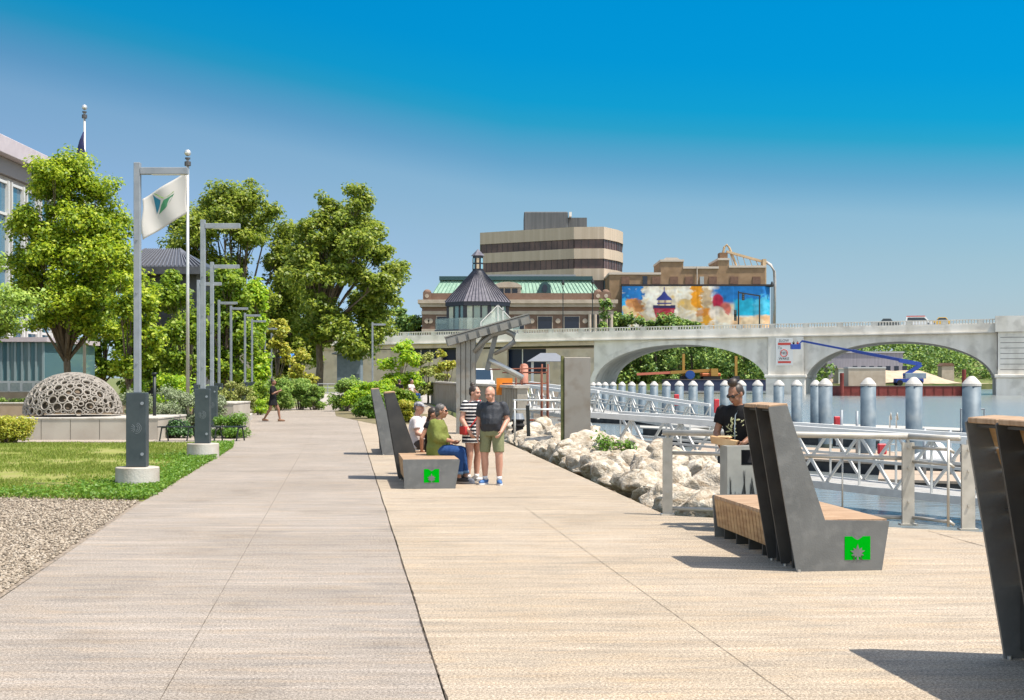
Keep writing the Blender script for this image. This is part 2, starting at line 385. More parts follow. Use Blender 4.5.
# concrete, broomed across the walking direction
def concrete(name, c1, c2, c3, rot):
    m = bpy.data.materials.new(name); m.use_nodes = True; N = m.node_tree.nodes; L = m.node_tree.links; b = N['Principled BSDF']
    b.inputs['Roughness'].default_value = .85; b.inputs['Specular IOR Level'].default_value = .3
    tc = N.new('ShaderNodeTexCoord')
    def nz(scale, st, det=6, rgh=.5):
        mp = N.new('ShaderNodeMapping'); mp.inputs['Rotation'].default_value = (0,0,-rot); mp.inputs['Scale'].default_value = st
        L.new(tc.outputs['Object'], mp.inputs[0]); n = N.new('ShaderNodeTexNoise'); n.inputs['Scale'].default_value = scale; n.inputs['Detail'].default_value = det; n.inputs['Roughness'].default_value = rgh
        L.new(mp.outputs[0], n.inputs['Vector']); return n.outputs['Fac']
    def ramp(f, a, ca, b_, cb):
        r = N.new('ShaderNodeValToRGB'); e = r.color_ramp.elements; e[0].position = a; e[1].position = b_; e[0].color = (*ca,1); e[1].color = (*cb,1); L.new(f, r.inputs[0]); return r.outputs[0]
    def mix(f, a, bb, mode='MIX', k=None):
        x = N.new('ShaderNodeMix'); x.data_type = 'RGBA'; x.blend_type = mode
        if k is None: L.new(f, x.inputs[0])
        else: x.inputs[0].default_value = k
        L.new(a, x.inputs[6]); L.new(bb, x.inputs[7]); return x.outputs[2]
    base = ramp(nz(.35, (1,1,1)), .3, c1, .7, c2)
    streak = ramp(nz(1.0, (.35,5.5,1), 5, .65), .30, (.86,.86,.865), .72, (1.10,1.10,1.09))
    speck = ramp(nz(55, (1,1,1), 4, .75), .40, (.44,.42,.40), .60, (1.28,1.28,1.28))
    grit = ramp(nz(140, (1,1,1), 3, .8), .38, (.50,.48,.46), .62, (1.38,1.38,1.38)); base = mix(None, base, grit, 'MULTIPLY', .9)
    col = mix(None, base, streak, 'MULTIPLY', .95)
    col = mix(None, col, speck, 'MULTIPLY', .9)
    pit = ramp(nz(70, (1,1,1), 2), .66, (0,0,0), .72, (1,1,1))
    wq = ramp(nz(2.2, (.5,2.6,1), 9, .72), .48, (1,1,1), .66, (1.10,1.02,.91)); col = mix(None, col, wq, 'MULTIPLY', 1)
    wg = ramp(nz(3.1, (.45,2.2,1), 9, .74), .49, (1,1,1), .64, (.78,.80,.83)); col = mix(None, col, wg, 'MULTIPLY', 1)
    wl = ramp(nz(1.3, (.22,3.2,1), 9, .75), .50, (1,1,1), .66, (1.27,1.28,1.30)); col = mix(None, col, wl, 'MULTIPLY', 1)
    c3n = N.new('ShaderNodeRGB'); c3n.outputs[0].default_value = (*c3, 1); col = mix(pit, col, c3n.outputs[0])
    blot = ramp(nz(1.6, (.6,1.6,1), 8, .7), .60, (1,1,1), .74, (1.30,1.29,1.28)); col = mix(None, col, blot, 'MULTIPLY', 1)
    st = ramp(nz(.8, (1,1,1), 7, .6), .56, (1,1,1), .76, (.74,.73,.72)); col = mix(None, col, st, 'MULTIPLY', 1)
    L.new(col, b.inputs['Base Color'])
    bp = N.new('ShaderNodeBump'); bp.inputs['Strength'].default_value = .35; bp.inputs['Distance'].default_value = .01
    L.new(nz(30, (1,1,1), 8, .7), bp.inputs['Height']); L.new(bp.outputs[0], b.inputs['Normal'])
    return m
ROT = math.atan(.12)
CL = concrete('concrete_grey', (.295,.256,.216), (.358,.314,.270), (.09,.075,.06), ROT)
CR = concrete('concrete_tan', (.365,.303,.227), (.428,.360,.280), (.13,.10,.07), ROT)
def seam(y): return -.385-.12*(y-8.04)
LEFT = [(-1.6,-12), (-3.4,4.3), (-4.3,11.8), (-5.56,21.2), (-7.4,37), (-8.9,45), (-11.9,60), (-13.6,75), (-13.4,92), (-13.5,104)]
ground_sheet('walkway', [(seam(-12),-12), (seam(104),104)] + LEFT[::-1], 0, CL)
ground_sheet('promenade', [(seam(-12)+.012,-12), (58,-12), (58,-3), (9,15.15), (5.6,16.85), (2.08,18.86), (-.34,41.8), (-.89,47), (-6.3,104), (seam(104)+.012,104)], 0, CR)
# open joint between the two slabs and the sawn joints
CRK = mat('joint_dirt', (.045,.035,.028), (.09,.07,.05), 3, .95)
def joint(name, f, y0, y1, w, jag, z=.004, st=.12):
    b = MB(); y = y0; Lp = []
    while y < y1:
        a = random.uniform(.35,1)*w; o = random.uniform(-1,1)*jag
        Lp.append((f(y)+o-a, f(y)+o+a, y)); y += st
    vs = [(b.bm.verts.new((p[0],p[2],z)), b.bm.verts.new((p[1],p[2],z))) for p in Lp]
    for A, B in zip(vs, vs[1:]): b.bm.faces.new((A[0],A[1],B[1],B[0]))
    tag(b.build(name, CRK), kind='structure')
joint('pavement_joint', lambda y: seam(y)+.006+.006*math.sin(y*1.7), 4, 100, .008, .004, st=.07)
joint('pavement_joint', lambda y: -2.02-.12*(y-8.04), 4, 48, .0028, .001)
joint('pavement_joint', lambda y: 1.62-.12*(y-8.04), 4, 20, .0026, .001)
joint('pavement_joint', lambda y: 4.98+.1*(17.4-y), 12.5, 17, .006, .002)
def cross(y0, x0, x1, w=.005):
    b = MB(); n = 40; vs = []
    for i in range(n+1):
        x = x0+(x1-x0)*i/n; y = y0+.12*(x-x0); a = w*random.uniform(.5,1.2)
        vs.append((b.bm.verts.new((x,y-a,.0045)), b.bm.verts.new((x,y+a,.0045))))
    for A, B in zip(vs, vs[1:]): b.bm.faces.new((A[0],B[0],B[1],A[1]))
    tag(b.build('pavement_joint', CRK), kind='structure')
for y in (27.5, 36.5, 45.5, 54): cross(y, seam(y)-4.6, seam(y)-.05, .012)
for y in (21.4, 28.6, 35.9): cross(y, seam(y)+.1, seam(y)+3.0, .010)
# gravel bed and lawn
GRV = mat('gravel', (.30,.24,.18), (.44,.36,.28), 30, .9, bump=1.0, bscale=26, c3=(.10,.09,.08), s3=22, k3=.9)
ground_sheet('gravel_bed', [(-3.46,4.3), (-4.34,11.8), (-5.58,21.2), (-16,23.2), (-30,23.5), (-30,4.3)], -.02, GRV)
LAWNM = mat('lawn_ground', (.19,.22,.04), (.32,.31,.10), 1.2, .95, bump=.5, bscale=40, c3=(.36,.31,.14), s3=1.1, k3=.5)
ground_sheet('lawn', [(-5.58,21.2), (-7.42,37), (-8.0,40.2), (-30,41.2), (-30,23.5), (-16,23.2)], -.015, LAWNM)
PAVE2 = concrete('concrete_pale', (.36,.31,.26), (.42,.37,.32), (.15,.13,.1), ROT)
ground_sheet('side_path', [(-8.02,40.25), (-8.9,44.9), (-30,45.5), (-30,41.25)], -.004, PAVE2)
# gravel stones lying on the bed (uncountable)
n = 22000; yy = 5 + 17*RNG.uniform(0,1,n)**.8; xr = np.interp(yy, [4.3,11.8,21.2], [-3.46,-4.34,-5.6])
xx = xr - .05 - RNG.uniform(0,1,n)*np.minimum(8, yy*.37+.5+xr+yy*.0)
ico = bmesh.new(); bmesh.ops.create_icosphere(ico, subdivisions=1, radius=1); iv = np.array([v.co[:] for v in ico.verts]); 
ifc = np.array([[v.index for v in f.verts] for f in ico.faces]); ico.free()
vv = []
sc_ = RNG.uniform(.007,.020,n)
for i in range(n):
    A = RNG.normal(size=(3,3))*.25 + np.eye(3); vv.append((iv*RNG.uniform(.75,1.2,(len(iv),1)))@A*sc_[i]*np.array([1,1,.7]) + np.array([xx[i],yy[i],-.012]))
fs = (ifc[None]+ (np.arange(n)*len(iv))[:,None,None]).reshape(-1,3)
o = npmesh('gravel_stones', np.vstack(vv), fs, mat('gravel_stone', (.4,.36,.3), island=[(.07,.06,.045),(.22,.175,.13),(.30,.245,.185),(.36,.30,.23),(.40,.345,.28)], rough=.9)); tag(o, kind='stuff')
# lawn blades
def in_lawn(n):
    y = RNG.uniform(21.4, 40.2, n); x0 = np.interp(y, [21.2,37,40.2], [-5.56,-7.4,-8.0]); left = -(y*.372+.6)
    x = x0 - RNG.uniform(0,1,n)*(x0-left); lim = 21.3 + (-(x)-5.56)*.19
    dry = np.array([mnoise.noise((a_*.55,b_*.4,3))+.5*mnoise.noise((a_*1.7,b_*1.2,8)) for a_,b_ in zip(x,y)])
    k = (y > lim+ .1*RNG.normal(size=n)) & (RNG.uniform(-.55,.35,n) > dry*1.1-.12)
    return np.stack([x, y, np.full(n,-.02)], 1)[k]
tag(blades('grass', in_lawn(125000), .065, .010, .9, LEAF['lawn']), kind='stuff')
# taller clover-like growth along the lawn's edges and round the lamp footings
pts = []
for _ in range(26000):
    t = random.random()
    if t < .40:
        y = random.uniform(21.3, 39.5); x = float(np.interp(y, [21.2,37,40.2], [-5.56,-7.4,-8.0])) - abs(random.gauss(0,.38)) + .03
    elif t < .72:
        x = random.uniform(-16,-5.6); y = 21.25+(-x-5.56)*.19 + abs(random.gauss(0,.7))
    elif t < .88:
        x = -6.37+random.gauss(0,.55); y = 23.8+random.gauss(0,.8)
    else:
        x = -7.15+random.gauss(0,.6); y = 32.4+random.gauss(0,.9)
    if x > float(np.interp(y, [21.2,37,40.2], [-5.56,-7.4,-8.0])) + .06: continue
    pts.append((x, y, random.uniform(.0,.10)))
pts = np.array(pts); v, f = leaf_quads(pts, unit(len(pts))*.6+np.array([0,0,.8]), .055)
tag(npmesh('clover', v, f, LEAF['weed']), kind='stuff')
# beds behind
MULCH = mat('bed_mulch', (.12,.10,.06), (.20,.17,.09), 2, .95, bump=.4, bscale=20)
ground_sheet('planting_bed', [(-9.0,45), (-12.0,60), (-13.7,75), (-13.5,92), (-30,110), (-70,110), (-70,45.6)], -.03, MULCH)
# street slope beyond the wall
ASP = mat('asphalt', (.05,.05,.052), (.075,.075,.075), 3, .9, bump=.2, bscale=60)
b = MB(); b.prism([(104.2,-.04),(114,.5),(128,.5),(128,-.04)], -16, -5.6, 'x'); tag(b.build('street', mat('street_concrete', (.38,.34,.30), (.46,.42,.37), 1, .9)), kind='structure')
# far bank and the wooded bluff
b = MB(); nx, ny = 40, 10; gv = {}
for i in range(nx+1):
    for j in range(ny+1):
        x = -60+460*i/nx; y = 500+240*j/ny; h = max(0, 1-((j-ny*.6)/(ny*.6))**2)*14*(1 - max(0,(x-190)/500)) ; gv[i,j] = b.bm.verts.new((x,y,h-.3+2*mnoise.noise((x*.03,y*.03,0))))
for i in range(nx):
    for j in range(ny): b.bm.faces.new((gv[i,j],gv[i+1,j],gv[i+1,j+1],gv[i,j+1]))
tag(b.build('bluff', SOIL, None, True), kind='structure')
def woods(name, n_cl, fx, leaf, size, per, m):
    P_, N_ = [], []
    for _ in range(n_cl):
        c, r = fx(); q = unit(per); P_.append(np.array(c)+q*(RNG.uniform(0,1,(per,1))**.4)*np.array([r,r,r*.85])); N_.append(q*.7+unit(per)*.6+np.array([0,0,.4]))
    v, f = leaf_quads(np.vstack(P_), np.vstack(N_), size); return tag(npmesh(name, v, f, m), kind='stuff')
def fx():
    if random.random() < .40:
        x = random.uniform(20, 104); y = random.uniform(438+max(0,x-60)*.3, 474); return (x, y, random.uniform(.5, 14.2)), random.uniform(1.6, 3.0)
    if random.random() < .3:
        x = random.uniform(215, 620); return (x, random.uniform(482, 560), random.uniform(1, 11)), random.uniform(2.4, 4.6)
    x = random.uniform(95, 215); y = random.uniform(505, 590); s_ = (y-505)/85; hmax = 3+15.5*min(1,s_*1.5) - max(0,x-172)*.12
    return (x, y, max(.8, hmax-random.uniform(0,1)**2*5)), random.uniform(2.0, 3.8)
woods('woodland', 1500, fx, None, 1.15, 60, LEAF['far'])
# ---------------------------------------------------------------- benches
STEEL = mat('bench_steel', (.115,.118,.118), (.155,.158,.156), 2.2, .45, metal=.3, bump=.06, bscale=60, c3=(.22,.22,.215), s3=7, k3=.35)
STEELDK = mat('bench_steel_dark', (.03,.03,.03), (.05,.048,.045), 4, .55, metal=.2)
WOOD = mat('bench_wood', (.36,.19,.075), (.56,.34,.155), 3, .6, stretch=(6,1,6), bump=.15, bscale=30)
WOODTOP = mat('bench_wood_top', (.38,.24,.145), (.53,.37,.24), 3, .75, stretch=(1,8,1), bump=.15, bscale=30)  # paler, greyer boards for seat tops and caps
GREEN = mat('emblem_green', (.0,.40,.008), rough=.9, spec=.0)
LP = [(0,0),(.85,0),(.925,.475),(.285,.485),(-.085,1.575),(-.10,1.59),(-.255,1.575),(-.27,1.56)]
def seatx(z): return -.0
def emblem(par, cx, z0, w, h, y):
    b = MB(); x0, x1 = cx-w/2, cx+w/2
    top = [(x0+w*.28, z0+h), (x0+w*.40, z0+h*.90), (x0+w*.5, z0+h*.84), (x0+w*.60, z0+h*.90), (x0+w*.72, z0+h)]
    b.prism([(x0,z0),(x1,z0),(x1,z0+h)]+top[::-1]+[(x0,z0+h)], y-.004, y+.002, 'y'); e = b.build('emblem', GREEN, par)
    hl = [(.045,0),(.028,.15),(.12,.10),(.115,.18),(.25,.19),(.15,.28),(.29,.39),(.15,.395),(.17,.52),(.065,.44)]
    lf = hl+[(0,.68)]+[(-p[0],p[1]) for p in hl[::-1]]
    b = MB(); b.prism([(cx+p[0]*w, z0+p[1]*h+.001) for p in lf], y-.008, y-.003, 'y'); b.build('leaf_cutout', STEEL, e)
    for s in (-1, 1):
        b = MB(); b.prism([(cx+s*.10*w,z0+.001),(cx+s*.19*w,z0+.001),(cx+s*.13*w,z0+h*.10),(cx+s*.22*w,z0+h*.2)][:4], y-.008, y-.003, 'y')
        b.build('leaf_cutout', STEELDK, e)
def make_bench(label, loc, near_back, length=2.95, LB=.86, nf=3):
    """local x across the path, y along it (away from the camera)."""
    t = thing('promenade_bench', label, 'bench', loc, ROT, 'slatted steel and timber benches along the promenade')
    # LB: length of the backed portion, nf: its fins
    f0 = 0.0 if near_back else length-LB       # start of the backed portion
    fins = [f0+LB*i/(nf-1) for i in range(nf)]
    # seat: boards across the top folding down the left face
    b = MB(); n = int(length/.125); pitch = (length-.06)/n
    for i in range(n):
        y0 = .03+i*pitch; b.box(.16 if f0-.09 < y0 < f0+LB-.05 else -.02,.915,y0,y0+pitch-.014,.455,.49)
    b.build('seat', WOODTOP, t)
    b = MB()
    for i in range(n):
        y0 = .03+i*pitch
        if f0-.05 < y0 < f0+LB-.06: continue
        b.prism([(-.022,.453),(.012,.453),(.052,.13),(.018,.13)], y0, y0+pitch-.022, 'y')
    b.build('front_slats', WOOD, t)
    b = MB()
    for i in range(n):
        y0 = .03+i*pitch; b.prism([(.875,.453),(.905,.453),(.845,.13),(.815,.13)], y0, y0+pitch-.012, 'y')
    b.build('front_slats', WOOD, t)
    k = 6
    for i in range(k):
        y0 = .25+(length-.5)*i/(k-1); b = MB(); b.prism([(.05,.0),(.80,.0),(.80,.11),(.85,.45),(.03,.45),(.05,.11)], y0, y0+.03, 'y'); b.build('foot', STEELDK, t)
    # end panels
    trap = [(0,0),(.85,0),(.925,.475),(.91,.492),(-.012,.492),(-.03,.475)]
    b = MB(); b.prism(LP if near_back else trap, -.012, .012, 'y'); p = b.build('end_panel', STEEL, t)
    emblem(p, .605 if near_back else .45, .105, .255, .225, -.012)
    b = MB(); b.prism(trap if near_back else LP, length-.012, length+.012, 'y'); b.build('end_panel', STEEL, t)
    # fins and backrest
    for y in fins:
        if abs(y) < .02 or abs(y-length) < .03: continue
        b = MB(); b.prism([(-.01,.02),(.07,.02),(.30,.495),(-.085,1.575),(-.10,1.585),(-.255,1.57),(-.27,1.555)], y-.012, y+.012, 'y'); b.build('fin', STEEL if False else STEELDK, t)  # inner fins in darker steel: shade between the fins put into the colour
    b = MB(); d = V((-.37,0,1.09)).normalized()
    for i in range(7):
        s0 = .04+i*.155; a = V((.262,0,.49))+d*s0; c = a+d*.135; nrm = V((d.z,0,-d.x))*.028
        b.prism([(a.x,a.z),(c.x,c.z),(c.x-nrm.x,c.z-nrm.z),(a.x-nrm.x,a.z-nrm.z)], f0+.02, f0+LB-.02, 'y')
    b.build('backrest', WOOD, t)
    for q in range(nf-1):
        y0 = f0+LB/(nf-1)*q; BY = LB/(nf-1); b = MB(); b.prism([(-.075,1.572),(-.262,1.556),(-.265,1.592),(-.078,1.608)], y0+.015, y0+BY-.015, 'y'); b.bevel(.006,1); b.build('cap_board', WOODTOP, t)
        b = MB(); b.box(.10,.125,y0+.02,y0+BY-.02,.06,.44); b.build('shade_plate', STEELDK, t)  # dark plate added to stand for the shade between the fins
    for yy in [f0+LB*(i+.5)/(nf-1) for i in range(nf-1)]:
        b = MB(); b.box(-.22,-.06,yy-.16,yy+.16,1.53,1.548)
        b.box(-.02,.12,yy-.17,yy+.17,.98,.995); b.build('bracket', STEELDK, t)
    b = MB()
    for y in fins: b.cyl((.02,y-.03,.0),(.02,y-.03,.022),.016,.016,8)
    b.build('anchor_bolt', mat('zinc',(.6,.6,.6),rough=.35,metal=.9), t)
    return t
make_bench('bench with three dark backrest fins in front of the river railing', G(796,13.38), True)
make_bench('bench at the right edge, only its dark fins and timber caps showing', (3.25+.12*2.93, 9.25-2.94, 0), False, LB=2.15, nf=6)
make_bench('bench the seated woman in olive green sits on', G(404.5,23.33), False)
make_bench('bench behind the occupied one, mostly hidden, its fin rising beside it', G(382.5,33.6), True)

# ---------------------------------------------------------------- lamp posts
GALV = mat('galvanised_paint', (.25,.28,.31), (.31,.34,.37), 5, .5, metal=.1)
SHEATH = mat('charcoal_sheath', (.035,.05,.058), (.05,.066,.074), 5, .4, metal=.3)
CONC = mat('cast_concrete', (.50,.46,.40), (.62,.58,.52), 2.2, .85, bump=.25, bscale=30, c3=(.30,.25,.20), s3=5, k3=.5)
STAINC = mat('cast_concrete_stained', (.38,.32,.25), (.60,.57,.52), 1.6, .85, bump=.2, bscale=30)
LAMPLENS = mat('lamp_lens', (.75,.76,.72), rough=.3)
def make_lamp(label, loc, h=5.51, arm=.86, rz=0.0, wdt=.108):
    t = thing('lamp_post', label, 'lamp post', loc, rz, 'angular lamp posts along the left of the promenade')
    b = MB(); b.cyl((0,0,-.15),(0,0,.34),.37,.365,32); b.bevel(.012,1); b.build('footing', STAINC, t, True).data.shade_flat()
    b = MB(); b.box(-.17,.17,-.10,.10,.345,1.60); b.bevel(.008,1); sh = b.build('sheath', SHEATH, t)
    for z in (.56, 1.42):
        q = MB(); q.cyl((.105,-.10,z),(.105,-.112,z),.028,.028,12); q.build('rivet', GALV, sh)
    q = MB()
    for r in (.035,.062,.09):
        for i in range(12):
            a0 = -1.7+i*.26; a1 = a0+.26
            q.bar((math.cos(a0)*r,-.102,1.0+math.sin(a0)*r),(math.cos(a1)*r,-.102,1.0+math.sin(a1)*r),.006)
    for i in range(5):
        a = 2.3+i*.45; q.bar((math.cos(a)*.025,-.102,1.0+math.sin(a)*.025),(math.cos(a)*.085,-.102,1.0+math.sin(a)*.085),.006)
    q.build('emblem', mat('etched_silver',(.22,.25,.27),rough=.4), sh)
    b = MB(); b.box(-wdt/2,wdt/2,-wdt/2,wdt/2,1.601,h); b.bevel(.006,1); ps = b.build('post', GALV, t)
    for z in (2.1,3.3,4.2):
        q = MB(); q.cyl((0,-wdt/2,z),(0,-wdt/2-.012,z),.02,.02,10); q.build('rivet', GALV, ps)
    b = MB(); b.box(wdt/2+.003,arm,-.06,.06,h-.20,h-.085); b.bevel(.006,1); a = b.build('arm', GALV, t)
    q = MB(); q.box(.25,arm-.06,-.045,.045,h-.209,h-.2); q.build('lamp_lens', LAMPLENS, a)
    return t
l0 = make_lamp('lamp post on the lawn beside the white flag, standing closest of the row', G(137.5,23.8))
lamps = [(203,32.4,'second lamp post, its round footing at the lawn tip beside the black garden seat'),
 (212,44.2,'third lamp post, just right of the second, footing beside the black garden seat'),(198.5,52.3,'lamp post half hidden behind the second one'),
 (219,65.7,'fourth tall lamp post in the receding row by the bushes'),(231,71,'fifth lamp post of the receding row, before light green trees'),
 (245,78.8,'sixth lamp post of the receding row, short of the columnar tree'),(252,86.8,'lamp post just in front of the narrow columnar tree'),
 (265,100,'small distant lamp post right of the columnar tree'),(271.5,114,'most distant lamp post of the row, beside a yellowing tree'),(372.5,92,'lone lamp post beside the grey kiosk beyond the bushes')]
for px, D, lab in lamps:
    c = copy_tree(l0); c.location = G(px, D, 0); c['label'] = lab

# ---------------------------------------------------------------- flagpoles and flags
def flagpole(label, px, D, top, r=.05):
    zt = Z(top, D); t = thing('flagpole', label, 'flagpole', G(px, D), 0, 'tall aluminium flagpoles')
    b = MB(); b.cyl((0,0,0),(0,0,zt-.35),r,r*.75,12); b.build('pole', mat('flagpole_aluminium',(.55,.54,.52),(.66,.65,.63),3,.4,metal=.4), t, True)
    b = MB(); b.cyl((0,0,zt-.36),(0,0,zt-.30),r*1.4,r*1.4,10); b.cyl((0,0,zt-.62),(0,0,zt-.46),r*1.7,r*1.7,10); b.build('truck', mat('truck_dark',(.06,.06,.065),rough=.5), t)
    b = MB(); b.ell((0,0,zt-.11),.13,sub=3); b.build('finial', mat('finial',(.75,.75,.74),rough=.25,metal=.6), t, True)
    return t
flagpole('flagpole flying the white flag beside the first lamp post', 187.7, 55, 150, .075)
flagpole('flagpole rising behind the big maple with a furled dark flag', 84.5, 66, 105, .075)
def flagmesh(name, o, du, dv, m, parent=None, nu=26, nv=18, uv=None, off=0.0, amp=.07, th=.012):
    b = MB(); sides = []
    def fp(u, v, k):
        p = V(o)+V(du)*u+V(dv)*v; p.y += amp*math.sin(u*9+v*2.5)*(.3+u)+ k; p.x += .03*math.sin(v*7); return p
    if uv is not None:
        A = [b.bm.verts.new(fp(u,v,-th-.006)) for u,v in uv]; f = b.bm.faces.new(A); r = bmesh.ops.triangulate(b.bm, faces=[f])
        for _ in range(2): bmesh.ops.subdivide_edges(b.bm, edges=list(b.bm.edges), cuts=1, use_grid_fill=True)
        return b.build(name, m, parent)
    for k in (-th/2, th/2):
        sides.append([[b.bm.verts.new(fp(i/nu, j/nv, k)) for j in range(nv+1)] for i in range(nu+1)])
    for g in sides:
        for i in range(nu):
            for j in range(nv): b.bm.faces.new((g[i][j],g[i+1][j],g[i+1][j+1],g[i][j+1]))
    A, B = sides
    for i in range(nu):
        for j in (0, nv): b.bm.faces.new((A[i][j],A[i+1][j],B[i+1][j],B[i][j]))
    for j in range(nv):
        for i in (0, nu): b.bm.faces.new((A[i][j],A[i][j+1],B[i][j+1],B[i][j]))
    return b.build(name, m, parent, True)
FW = mat('flag_white', (.82,.79,.75), rough=.8, transl=.35)
D = 54.85; o = P(186.2, 172, D); du = P(142, 199, D)-o; dv = P(187, 213, D)-o
t = thing('flag', 'white flag with a green and blue three bladed emblem, drooping from its pole', 'flag', o)
flagmesh('cloth', (0,0,0), du, dv, FW, t)
g1, g2, g3 = mat('flag_green',(.20,.36,.07),rough=.8), mat('flag_deepgreen',(.07,.25,.13),rough=.8), mat('flag_blue',(.03,.20,.30),rough=.8)
fuv = lambda pts: [((187-x)/45, (y-(172+27*(187-x)/45))/41) for x,y in pts]
flagmesh('emblem_blade', (0,0,0), du, dv, g1, t, uv=fuv([(174,191.5),(153.5,193.5),(158,196.3),(162.5,198.6),(168.5,196.2)]))
flagmesh('emblem_blade', (0,0,0), du, dv, g2, t, uv=fuv([(174.2,193.4),(168.5,197.6),(163.6,200),(161.4,205),(159.3,214.5),(166.5,208),(171,201)]))
flagmesh('emblem_blade', (0,0,0), du, dv, g3, t, uv=fuv([(152.6,195),(154,204),(157.2,214),(159.6,206),(160.2,200.2),(156,198)]))
D = 65.9; o = P(83.6, 132, D)
t = thing('flag', 'dark navy flag hanging furled against its pole above the maple', 'flag', o)
b = MB(); b.loft([((0,0,0),.03,.03),((-.1,0,-.4),.10,.05),((-.13,0,-.9),.20,.10),((-.12,.0,-1.4),.24,.10),((-.10,0,-1.9),.20,.12),((-.1,0,-2.2),.15,.1)],14)
b.build('cloth', mat('flag_navy',(.015,.02,.06),(.03,.035,.10),3,.8), t, True)

# ---------------------------------------------------------------- railing, bin, slab, stones
RAIL = mat('rail_steel', (.46,.43,.37), (.60,.56,.49), 6, .5, metal=.25)
PA, PB, PC = G(667.5,18.9), G(908,17.6), G(968,17.04)
t = thing('railing', 'steel railing along the river edge behind the bench, its rails on flat posts', 'railing', PA)
for q, (p, w_) in enumerate(((PA,.13),(PB,.15),(PC,.16))):
    p = p-PA; b = MB(); b.box(p.x-w_/2,p.x+w_/2,p.y-.025,p.y+.025,0,1.04); b.box(p.x-w_*.7,p.x+w_*.7,p.y-.07,p.y+.07,.0,.02); b.cyl((p.x,p.y,1.03),(p.x,p.y,1.10),.02,.02,8)
    for z in (.30,.72,.98): b.cyl((p.x,p.y-.03,z),(p.x,p.y-.045,z),.018,.018,8)
    b.build('post', RAIL, t)
qa, qb, qc = V((0,0,0)), PB-PA, PC-PA
b = MB(); b.tube([qa+V((-.06,0,1.115)), qb+V((0,0,1.115))], .040, 12); b.tube([qb+V((.0,0,1.115)), qc+V((-.10,0,1.115))], .034, 12); b.build('handrail', RAIL, t, True)
for z in (.84,.09):
    b = MB(); b.tube([qa+V((0,.04,z)), qb+V((0,.04,z))], .027, 10); b.build('rail', RAIL, t, True)
for z in (.98,.80,.10):
    b = MB(); b.tube([qb+V((.05,.0,z)), qc+V((-.22,0,z)), qc+V((-.17,0,z-.04))], .021, 10); b.build('rail', RAIL, t, True)
b = MB(); b.tube([qc+V((-.24,0,.04)), qc+V((-.24,0,1.1))], .018, 8); b.build('baluster', RAIL, t, True)
e = qb.lerp(qa,.255); b = MB(); b.tube([e+V((0,.05,.05)), e+V((0,.05,.84))], .012, 8); b.build('baluster', RAIL, t, True)
q = thing('railing', 'steel gate post railing partly hidden by the fins at the right edge', 'railing', PC+V((.62,-.34,0)))
b = MB()
for x_ in (0, 1.5): b.box(x_-.07,x_+.07,-.025-x_*.5,.025-x_*.5,0,1.1)
b.build('post', RAIL, q)
b = MB()
for z in (.1,.8,1.1): b.tube([(0,0,z),(1.5,-.75,z)], .024, 10)
b.build('rails', RAIL, q, True)
# litter bin with etched reeds
BLK0 = mat('etched_black',(.012,.014,.013),rough=.7)
BINM = mat('bin_steel', (.30,.31,.29), (.40,.41,.38), 4, .5, metal=.3)
bo = G(743.5,17.0); t = thing('litter_bin', 'grey litter bin etched with dark reeds, the leaning woman behind it', 'litter bin', bo, R(4))
b = MB(); b.prism([(-.245,0),(.245,0),(.245,1.03),(.225,1.03),(.225,.80),(-.075,.80),(-.075,1.03),(-.245,1.03)],-.2,.2,'y'); b.build('body', BINM, t)
b = MB(); b.box(-.0745,.2245,-.15,.18,.985,1.028); b.build('lid', BINM, t)
b = MB(); b.box(-.06,.215,-.18,.17,.803,.81); b.build('opening', mat('bin_inside',(.015,.015,.015),rough=.9), t)
b = MB()
for i in range(16):
    x0 = -.215+.029*i+random.uniform(-.01,.01); h_ = random.uniform(.36,.80)*(1 if x0 > -.05 else .8); l_ = random.uniform(-.06,.06)
    if h_ > .7 and x0 > -.09: h_ = .68
    b.prism([(x0-.010,.06),(x0+.010,.06),(x0+l_*.4+.009,.06+h_*.6),(x0+l_,.06+h_),(x0+l_*.4-.009,.06+h_*.6)], -.206,-.2005,'y')
b.build('reed_etching', BLK0, t)
# standing steel slab
so_ = G(577,37.4); t = thing('steel_slab', 'tall weathered steel slab standing among the pale boulders', 'slab', so_, R(12))
b = MB(); b.box(-.36,.36,-.06,.06,-.3,2.40); b.bevel(.008,1); b.build('plate', mat('slab_steel', (.21,.19,.165), (.29,.27,.24), 1.3, .5, metal=.35, c3=(.17,.14,.11), s3=2.2, k3=.7), t)
b = MB(); b.box(-.435,-.37,-.02,.06,-.3,2.44); b.build('edge_post', mat('slab_mossy', (.06,.07,.025), (.15,.15,.06), 3, .9), t)
# boulders
ROCK = mat('limestone', (.36,.30,.225), (.76,.675,.55), 2.4, .95, bump=.8, bscale=12, c3=(.22,.15,.085), s3=3.0, k3=.75)
protos = []
for k in range(9):
    bm = bmesh.new(); bmesh.ops.create_icosphere(bm, subdivisions=4, radius=1)
    cuts = [(V(unit(1)[0]), random.uniform(.42,.78)) for _ in range(13)]
    for v in bm.verts:
        for nrm, d_ in cuts:
            e = v.co.dot(nrm)-d_
            if e > 0: v.co -= nrm*e*.92
        p = v.co*1.7+V((k*7,0,0)); v.co *= 1+.15*mnoise.noise(p)+.085*mnoise.noise(p*2.7)+.05*mnoise.noise(p*6)+.02*mnoise.noise(p*14)
    me = bpy.data.meshes.new('boulder'); bm.to_mesh(me); bm.free(); me.materials.append(ROCK)
    for p in me.polygons: p.use_smooth = True
    protos.append(me)
LAB = 'pale limestone boulder in the riprap bank between promenade and water'
placed = []
